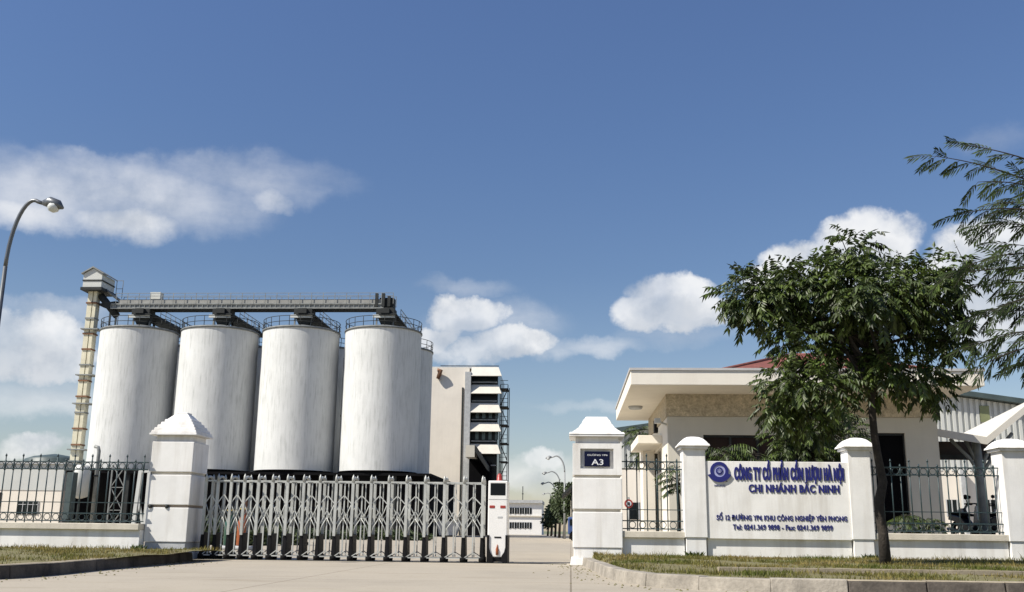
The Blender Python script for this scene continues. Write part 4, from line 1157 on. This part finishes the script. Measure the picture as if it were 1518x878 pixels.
# near lamp, left
BY = 17.5
pb = X(-42, BY, 800); topz = Z(40, 297, BY)
arc_lamp('street_lamp', 'tall dark street lamp with curved arm at the left edge of the photo', (X(0, BY, 455)-.0, BY, .15), topz-.15, .66, 'pole_metal', .12, r=.062)
for i, (ppx, tpy, ax, Yd) in enumerate(((837, 676, 812, 92), (830, 699, 805, 117), (823, 715, 803, 143), (819, 731, 805, 180))):
    x = X(ppx, Yd, 760); top = Z(ppx, tpy, Yd)
    reach = (x-X(ax, Yd, tpy))*.85
    arc_lamp('street_lamp', ['nearest of the pale curved street lamps along the drive behind the gate', 'second pale curved street lamp along the drive',
             'third pale curved street lamp along the drive', 'farthest and lowest looking pale street lamp along the drive'][i],
             (x, Yd, 0), top, reach, 'far_pole', .17, 'street lamps along the drive', r=.11, dirx=-1)

# ================================================================== VEGETATION
def leaf_quad(m_, p, d, n_, L_, W_, fold=.25):
    """a pointed leaf blade from p along d, width axis n_"""
    d = d.normalized(); s = (n_ - d*n_.dot(d))
    if s.length < 1e-4: s = d.orthogonal()
    s.normalize(); u = d.cross(s)
    a = p + d*(L_*.42) + s*(W_*.5) + u*(W_*fold); b = p + d*(L_*.42) - s*(W_*.5) + u*(W_*fold)
    m_.add([p, a, p+d*L_ - Vector((0, 0, L_*.12)), b, p+d*(L_*.5)], [(0, 4, 1), (1, 4, 2), (2, 4, 3), (3, 4, 0)])
def limb(m_, a, b, r0, r1, rnd, wob=.08, n=6):
    pts = []; L_ = (b-a).length
    for k in range(n+1):
        t = k/n; p = a.lerp(b, t); 
        if 0 < k < n: p = p+Vector((rnd.uniform(-1, 1), rnd.uniform(-1, 1), rnd.uniform(-1, 1)))*L_*wob
        p = p + Vector((0, 0, L_*.12*sin(pi*t))); pts.append(p)
    m_.tube(pts, [r0+(r1-r0)*k/n for k in range(n+1)], 7); return pts
def pinnate(m_, tw, p, d, L_, pairs, lw, ll, rnd, droop=.5):
    """a compound leaf: leaflets in pairs along a drooping stalk"""
    d = d.normalized(); q = p.copy(); pts = [q.copy()]
    side = d.cross(Vector((0, 0, 1)))
    if side.length < .1: side = Vector((1, 0, 0))
    side.normalize(); side = (side + Vector((0, 0, rnd.uniform(-.5, .5)))).normalized()
    for k in range(pairs):
        t = (k+1)/pairs
        dd = (d + Vector((0, 0, -droop*t))).normalized(); q = q + dd*(L_/pairs); pts.append(q.copy())
        for s in (-1, 1):
            ld = (side*s*1.0 + dd*.65 + Vector((0, 0, -.55-.4*rnd.random()))).normalized()
            leaf_quad(m_, q, ld, dd + Vector((rnd.uniform(-.3, .3),)*3), ll*rnd.uniform(.75, 1.15), lw*rnd.uniform(.8, 1.15))
    leaf_quad(m_, q, dd, side, ll, lw)
    if tw is not None: tw.tube([pts[0], pts[len(pts)//2], pts[-1]], .004, 3, caps=False)
def blob_pts(blobs, n, rnd, Y, dY, shell=.45):
    """points in the crown's clumps: (px,py,rx,ry,depth_offset) read as metres at distance Y"""
    out = []; tot = sum(b[2]*b[3] for b in blobs)
    for b in blobs:
        c = at(b[0], b[1], Y+(b[4] if len(b) > 4 else 0)); k = Y/F
        rx, rz = b[2]*k, b[3]*k; ry = min(rx, rz*1.3)*dY
        for _ in range(int(n*b[2]*b[3]/tot)+1):
            v = Vector((rnd.gauss(0, 1), rnd.gauss(0, 1), rnd.gauss(0, 1))).normalized()*(rnd.random()**shell)
            out.append((c+Vector((v.x*rx, v.y*ry, v.z*rz)), Vector((v.x, v.y, v.z)), c))
    return out
# main tree
rnd = random.Random(11)
TYm = 17.0
base = at(1313, 838, TYm); base.z = .15
mt = thing('street_tree', 'leafy dark green tree on the verge in front of the sign, slim kinked trunk', 'tree', tuple(base))
tp = [base] + [at(px, py, TYm) for px, py in ((1309, 790), (1304, 762), (1303, 745), (1309, 715), (1302, 680), (1296, 645), (1292, 600), (1289, 560), (1284, 500))]
trk = MB().tube(tp, [.10, .082, .078, .085, .073, .066, .062, .058, .052, .036], 12).build('trunk', 'bark', mt)
blobs = [(1262, 375, 34, 36, 0), (1240, 412, 50, 28, -.3), (1145, 430, 62, 32, 0), (1098, 432, 30, 34, .2), (1190, 412, 56, 26, .4), (1330, 418, 66, 34, 0), (1395, 415, 46, 32, -.3),
         (1300, 440, 80, 40, -.7), (1165, 462, 46, 26, .3), (1120, 462, 30, 22, 0), (1232, 462, 52, 34, .5), (1300, 490, 78, 34, .3), (1385, 470, 46, 40, .2), (1408, 505, 22, 36, 0),
         (1185, 510, 42, 28, -.2), (1250, 530, 62, 30, .2), (1335, 545, 50, 26, -.3), (1378, 572, 28, 24, 0), (1165, 565, 36, 34, -.3), (1225, 575, 48, 30, -.5), (1290, 572, 46, 18, .4),
         (1155, 605, 26, 26, -.2), (1195, 618, 34, 26, 0)]
crown = MB(); crown.noclean = True; tw = MB(); brn = MB()
fork = tp[-2]
for b in blobs:
    c = at(b[0], b[1], TYm+b[4]); limb(brn, tp[-1].lerp(tp[-3], rnd.random()), c, .035, .012, rnd)
pts = blob_pts(blobs, 2400, rnd, TYm, .95, .46)
for p, v, c in pts:
    out = (v + Vector((rnd.uniform(-.5, .5), rnd.uniform(-.5, .5), rnd.uniform(-.3, .5)))).normalized()
    q_ = rnd.uniform(.65, 1.2); pinnate(crown, None, p, out, rnd.uniform(.20, .34)*q_, rnd.choice((3, 4, 5, 6)), .052*q_, .14*q_, rnd, .85)
# spiky new shoots above the crown
for px, py, ln in ((1240, 335, .35), (1330, 372, .3), (1385, 385, .3), (1180, 385, .25), (1115, 405, .25), (1298, 360, .25), (1205, 378, .3), (1415, 360, .3), (1360, 395, .2), (1130, 395, .25)):
    p = at(px, py, TYm); brn.tube([p+Vector((rnd.uniform(.05, .15), 0, -ln*1.3)), p], [.009, .004], 4)
    for q in range(5): leaf_quad(crown, p-Vector((0, 0, .05*q)), Vector((rnd.uniform(-1, 1), rnd.uniform(-1, 1), .4)), Vector((1, 0, 0)), .07, .02)
brn.build('branches', 'bark', mt); crown.build('crown', 'leaf_dark', mt)

# small tree behind the sign
rnd = random.Random(21)
Y2 = 22.6; b2 = Vector((X(1196, Y2, 690), Y2, .12))
t2 = thing('small_tree', 'small tree behind the sign panel under the big crown', 'tree', tuple(b2))
tr2 = MB(); tr2.tube([b2, at(1198, 690, Y2), at(1193, 655, Y2), at(1190, 625, Y2)], [.09, .075, .06, .04], 8)
tr2.build('trunk', 'bark', t2)
bl2 = [(1165, 645, 28, 28, 0), (1212, 630, 40, 30, 0), (1245, 650, 26, 34, .2), (1190, 668, 34, 18, -.2), (1232, 672, 22, 12, 0)]
cr = MB(); cr.noclean = True; br2 = MB()
for b in bl2: limb(br2, at(1193, 660, Y2), at(b[0], b[1], Y2+b[4]), .03, .01, rnd)
for q in range(9): limb(br2, at(1196, 690, Y2), at(rnd.uniform(1165, 1250), rnd.uniform(645, 668), Y2), .016, .008, rnd)
for p, v, c in blob_pts(bl2, 420, rnd, Y2, 1): pinnate(cr, None, p, v+Vector((0, 0, .2)), .28, 5, .045, .14, rnd, .8)
br2.build('branches', 'bark', t2); cr.build('crown', 'leaf_dark', t2)

# feathery tree entering from the right
rnd = random.Random(31)
Y3 = 15.5
b3 = Vector((X(1690, Y3, 800), Y3, .15))
t3 = thing('feathery_tree', 'tree with feathery drooping fronds reaching in from the right edge', 'tree', tuple(b3))
top3 = at(1670, 470, Y3)
MB().tube([b3, at(1685, 700, Y3), at(1676, 580, Y3), top3, at(1640, 330, Y3)], [.2, .17, .15, .12, .06], 12).build('trunk', 'bark', t3)
br3 = MB(); cr3 = MB(); cr3.noclean = True
sprays = [ # branch from the right, tip to the left
    ((1660, 330), (1500, 245), (1388, 232), .1), ((1660, 300), (1530, 225), (1425, 215), .4), ((1660, 330), (1540, 262), (1450, 270), -.3), ((1660, 350), (1520, 290), (1425, 318), 0), ((1660, 380), (1540, 320), (1455, 335), .3),
    ((1660, 400), (1530, 355), (1440, 392), -.2), ((1660, 420), (1510, 380), (1400, 412), 0), ((1660, 440), (1530, 405), (1430, 428), .3), ((1660, 450), (1540, 420), (1470, 462), -.4),
    ((1660, 480), (1550, 440), (1440, 475), .2), ((1660, 500), (1550, 470), (1445, 512), 0), ((1660, 520), (1550, 490), (1460, 540), -.2), ((1670, 500), (1580, 510), (1500, 548), .3), ((1660, 470), (1570, 400), (1490, 385), .5),
    ((1660, 470), (1570, 430), (1505, 440), .2), ((1660, 420), (1580, 370), (1500, 362), -.3), ((1660, 520), (1570, 480), (1490, 500), .5), ((1660, 340), (1570, 300), (1495, 300), .5)]
sprays += [((1660, 300+50*k), (1790, 250+55*k), (1900, 280+60*k), .6-.3*(k % 4)) for k in range(6)]
for a, b, c, dy in sprays:
    A, B, C = at(*a, Y3+dy*.3), at(*b, Y3+dy), at(*c, Y3+dy*1.3)
    prev = A; N_ = 13; path = []
    for k in range(N_+1):
        t = k/N_; path.append(A*(1-t)**2 + B*2*t*(1-t) + C*t*t)
    br3.tube(path, [.022-.017*k/N_ for k in range(N_+1)], 5)
    for k in range(3, N_+1):
        for rep in range(2):
            if rnd.random() < .38: continue
            d = (path[k]-path[k-1]).normalized(); s = 1 if (k+rep) % 2 else -1
            perp = d.cross(Vector((0, -1, 0))).normalized()*s
            fd = (d*.9 + perp*rnd.uniform(.1, .65) + Vector((0, rnd.uniform(-.6, .6), -.25))).normalized()
            L_ = rnd.uniform(.30, .46)
            q = path[k].copy(); pr = 7
            sd_ = fd.cross(Vector((rnd.uniform(-.3, .3), -1, rnd.uniform(-.3, .3)))).normalized(); st_ = [q.copy()]
            for j in range(pr):
                dd = (fd+Vector((0, 0, -.45*j/pr))).normalized(); q = q+dd*(L_/pr); st_.append(q.copy())
                ll = .15*sin(pi*(j+1.5)/(pr+2.5))+.03
                for s2 in (-1, 1):
                    leaf_quad(cr3, q, sd_*s2*.6+dd*1.1+Vector((rnd.uniform(-.15, .15), 0, -.3)), dd, ll*rnd.uniform(.6, 1.15), rnd.uniform(.020, .032), .1)
            br3.tube([st_[0], st_[4], st_[-1]], .004, 3, caps=False)
br3.build('branches', 'bark', t3); cr3.build('crown', 'leaf_feather', t3)

# shrubs: broad arching fronds
def frond_shrub(px, py, Y, n, L_, label, z0=.12, seed=1, name='shrub', lw=.06, up=.8, pot=False):
    rnd = random.Random(seed); c = at(px, py, Y); b = Vector((c.x, Y, z0)); H = c.z-z0
    t = thing(name, label, 'plant', tuple(b))
    st_ = MB(); st_.tube([b, b+Vector((.03, 0, H*.5)), b+Vector((0, 0, H))], [.05, .04, .03], 7)
    lf = MB(); lf.noclean = True
    for k in range(n):
        a = rnd.uniform(0, 2*pi); d = Vector((cos(a), sin(a)*.8, rnd.uniform(-.1, up))); o = b+Vector((0, 0, H*rnd.uniform(.75, 1.05)))
        st_.tube([o, o+d*L_*.3], .008, 4)
        pinnate(lf, None, o+d*.05, d, L_*rnd.uniform(.7, 1.1), 9, lw*.6, L_*.33, rnd, 1.0)
    st_.build('stem', 'bark', t); lf.build('foliage', 'leaf_dark', t); return t
frond_shrub(1075, 672, 22.2, 34, .55, 'dark palm-like shrub showing above the left end of the sign', seed=2)
frond_shrub(1120, 678, 22.4, 26, .5, 'dark palm-like shrub above the middle of the sign', seed=12)
frond_shrub(1003, 700, 22.6, 26, .42, 'leafy shrub between the short fence and the sign pillar', seed=3)
frond_shrub(948, 641, 34, 30, .55, 'shrub tops beside the guardhouse door canopy', seed=4)
frond_shrub(968, 650, 36, 24, .6, 'bushy plant in the gap behind the guardhouse porch pier', seed=5)
frond_shrub(1345, 768, 22.4, 20, .42, 'low dark shrub behind the fence right of the trunk', seed=6, up=.5)
frond_shrub(1375, 772, 22.3, 14, .35, 'smaller low shrub behind the fence toward the shelter', seed=8, up=.5)
# far trees along the drive
rnd = random.Random(41)
for i, (px, py, Yd, rx, ry) in enumerate(((836, 742, 96, 10, 24), (829, 738, 104, 9, 26), (823, 752, 118, 9, 18), (817, 762, 132, 8, 14), (812, 768, 148, 7, 12), (846, 738, 90, 8, 20))):
    b = Vector((X(px, Yd, 785), Yd, 0))
    t = thing('roadside_tree', ['tree right beside the nearest far street lamp', 'tallest tree just left of the nearest far street lamp', 'middle tree of the far roadside row', 'small tree near the far end of the row',
              'last and smallest tree of the far row', 'tree half hidden behind the A3 gate pillar'][i], 'tree', tuple(b), 'trees along the drive')
    c = at(px, py, Yd); MB().tube([b, Vector((b.x+.1, Yd, c.z*.6)), Vector((b.x, Yd, c.z))], [.16, .12, .05], 6).build('trunk', 'bark', t)
    lf = MB(); lf.noclean = True
    for p, v, cc in blob_pts([(px, py, rx, ry), (px-3, py+ry*.5, rx*.8, ry*.5), (px+2, py-ry*.4, rx*.7, ry*.5), (px, py+ry*.9, rx*.7, ry*.4)], 420, rnd, Yd, 1):
        leaf_quad(lf, p, v+Vector((rnd.uniform(-1, 1), rnd.uniform(-1, 1), rnd.uniform(-1, .3))), Vector((rnd.random(), rnd.random(), 1)), .42, .26)
    lf.build('crown', 'leaf_far', t)
# low hedges seen through the gate
def hedge(xa, xb, Y, h, label, seed, n=2600):
    rnd = random.Random(seed); m_ = MB(); m_.noclean = True
    for k in range(n):
        x = rnd.uniform(xa, xb); hh = h*(.75+.35*math.sin(x*1.7+seed)*math.sin(x*.6)); p = Vector((x, Y+rnd.uniform(-.6, .6), rnd.uniform(0, max(.2, hh))))
        leaf_quad(m_, p, Vector((rnd.uniform(-1, 1), rnd.uniform(-1, .5), rnd.uniform(-.2, 1))), Vector((rnd.random(), rnd.random(), rnd.random())), .26, .12)
    o = m_.build('hedge', 'leaf_far', None, origin=((xa+xb)/2, Y, 0)); tag(o, label, 'hedge'); return o
hedge(X(395, 62), X(640, 62), 62, .72, 'low green hedge in front of the dark hall seen through the gate', 1, 4200)
hedge(X(-60, 60), X(225, 60), 60, .8, 'low green hedge behind the left fence', 2, 3600)
hedge(X(302, 38), X(400, 38), 38, .9, 'green bushes behind the left half of the gate', 3, 2600)
hedge(X(412, 40), X(450, 40), 40, .6, 'short clipped bush behind the gate right of the bottle statues', 4, 900)

# shed and blue truck half hidden by the A3 pillar
SYd = 78.0
t = thing('storage_shed', 'small pale shed with dark lean-to roof half hidden behind the A3 pillar', 'shed', (X(862, SYd), SYd, 0))
MB().box(X(846, SYd), X(900, SYd), SYd, SYd+6, 0, Z(850, 742, SYd)).build('wall', 'cream_wall', t)
a, b = at(833, 735, SYd-1), at(870, 700, SYd-1)
MB().prism([(a.x, a.z-.12), (b.x, b.z-.12), (b.x, b.z+.12), (a.x, a.z+.12)], SYd-1, SYd+6, 'y').build('roof', 'dark_steel', t)
for px in (848, 868): 
    xx = X(px, SYd-.8); MB().bar((xx, SYd-.8, 0), (xx, SYd-.8, Z(px, 722, SYd)), .12).build('post', 'dark_steel', t)
tk = thing('parked_truck', 'blue truck parked beyond the A3 pillar', 'truck', (X(852, 70), 70, 0))
tx0, tx1 = X(842, 70), X(876, 70)
MB().box(tx0, tx0+1.0, 69, 71, .45, 1.6).build('cab', 'blue_paint', tk, .08)
MB().box(tx0+1.05, tx1+1.0, 68.95, 71.05, .7, 1.5).build('cargo_bed', 'blue_paint', tk, .02)
MB().box(tx0+.12, tx0+.85, 68.97, 68.995, 1.05, 1.45).build('window', 'window_dark', tk)
for q in (.45, 1.9):
    for yy in (69.1, 70.7): MB().tube([(tx0+q, yy-.1, .36), (tx0+q, yy+.1, .36)], .36, 16).build('wheel', 'rubber', tk)

# small weeds at wall foot
rnd = random.Random(77)
for i, (px, Y, label) in enumerate(((1005+25, WY-.15, 'small weed tuft at the foot of the sign pillar near the short fence'), (1290, WY-.2, 'weed tuft at the wall foot left of the tree trunk'), (205, 20.4, 'weed tuft at the left foot of the stepped cap gate pillar'))):
    x = X(px, Y, 820); m_ = MB(); m_.noclean = True
    for k in range(60):
        a = rnd.uniform(0, 2*pi); leaf_quad(m_, Vector((x+rnd.uniform(-.12, .12), Y+rnd.uniform(-.08, .05), .17)), Vector((cos(a)*.7, sin(a)*.5, 1)), Vector((1, 0, 0)), rnd.uniform(.08, .2), .03)
    o = m_.build('weed', 'leaf_dark', None, origin=(x, Y, .17)); tag(o, label, 'weed')

# loose grit and fallen leaves along the kerbs (stuff)
rnd = random.Random(91)
gr_ = MB()
for line, sgn in ((lk, 1), (rk, -1)):
    for k in range(420):
        a = rnd.choice(line[:30]); off = abs(rnd.gauss(0, .35))+.03
        x = a[0]+sgn*off; y = a[1]+rnd.uniform(-.5, .5)-(.0 if abs(a[0]) < 3 else off)
        r_ = rnd.uniform(.006, .022)
        gr_.add([(x-r_, y, .001), (x, y-r_, .001), (x+r_, y, .001), (x, y+r_, .001), (x, y, r_*.8)], [(0, 1, 4), (1, 2, 4), (2, 3, 4), (3, 0, 4)])
o = gr_.build('gravel', 'soil'); tag(o, 'loose brown grit and dry leaves lying on the concrete along the kerbs', 'gravel', kind='stuff')
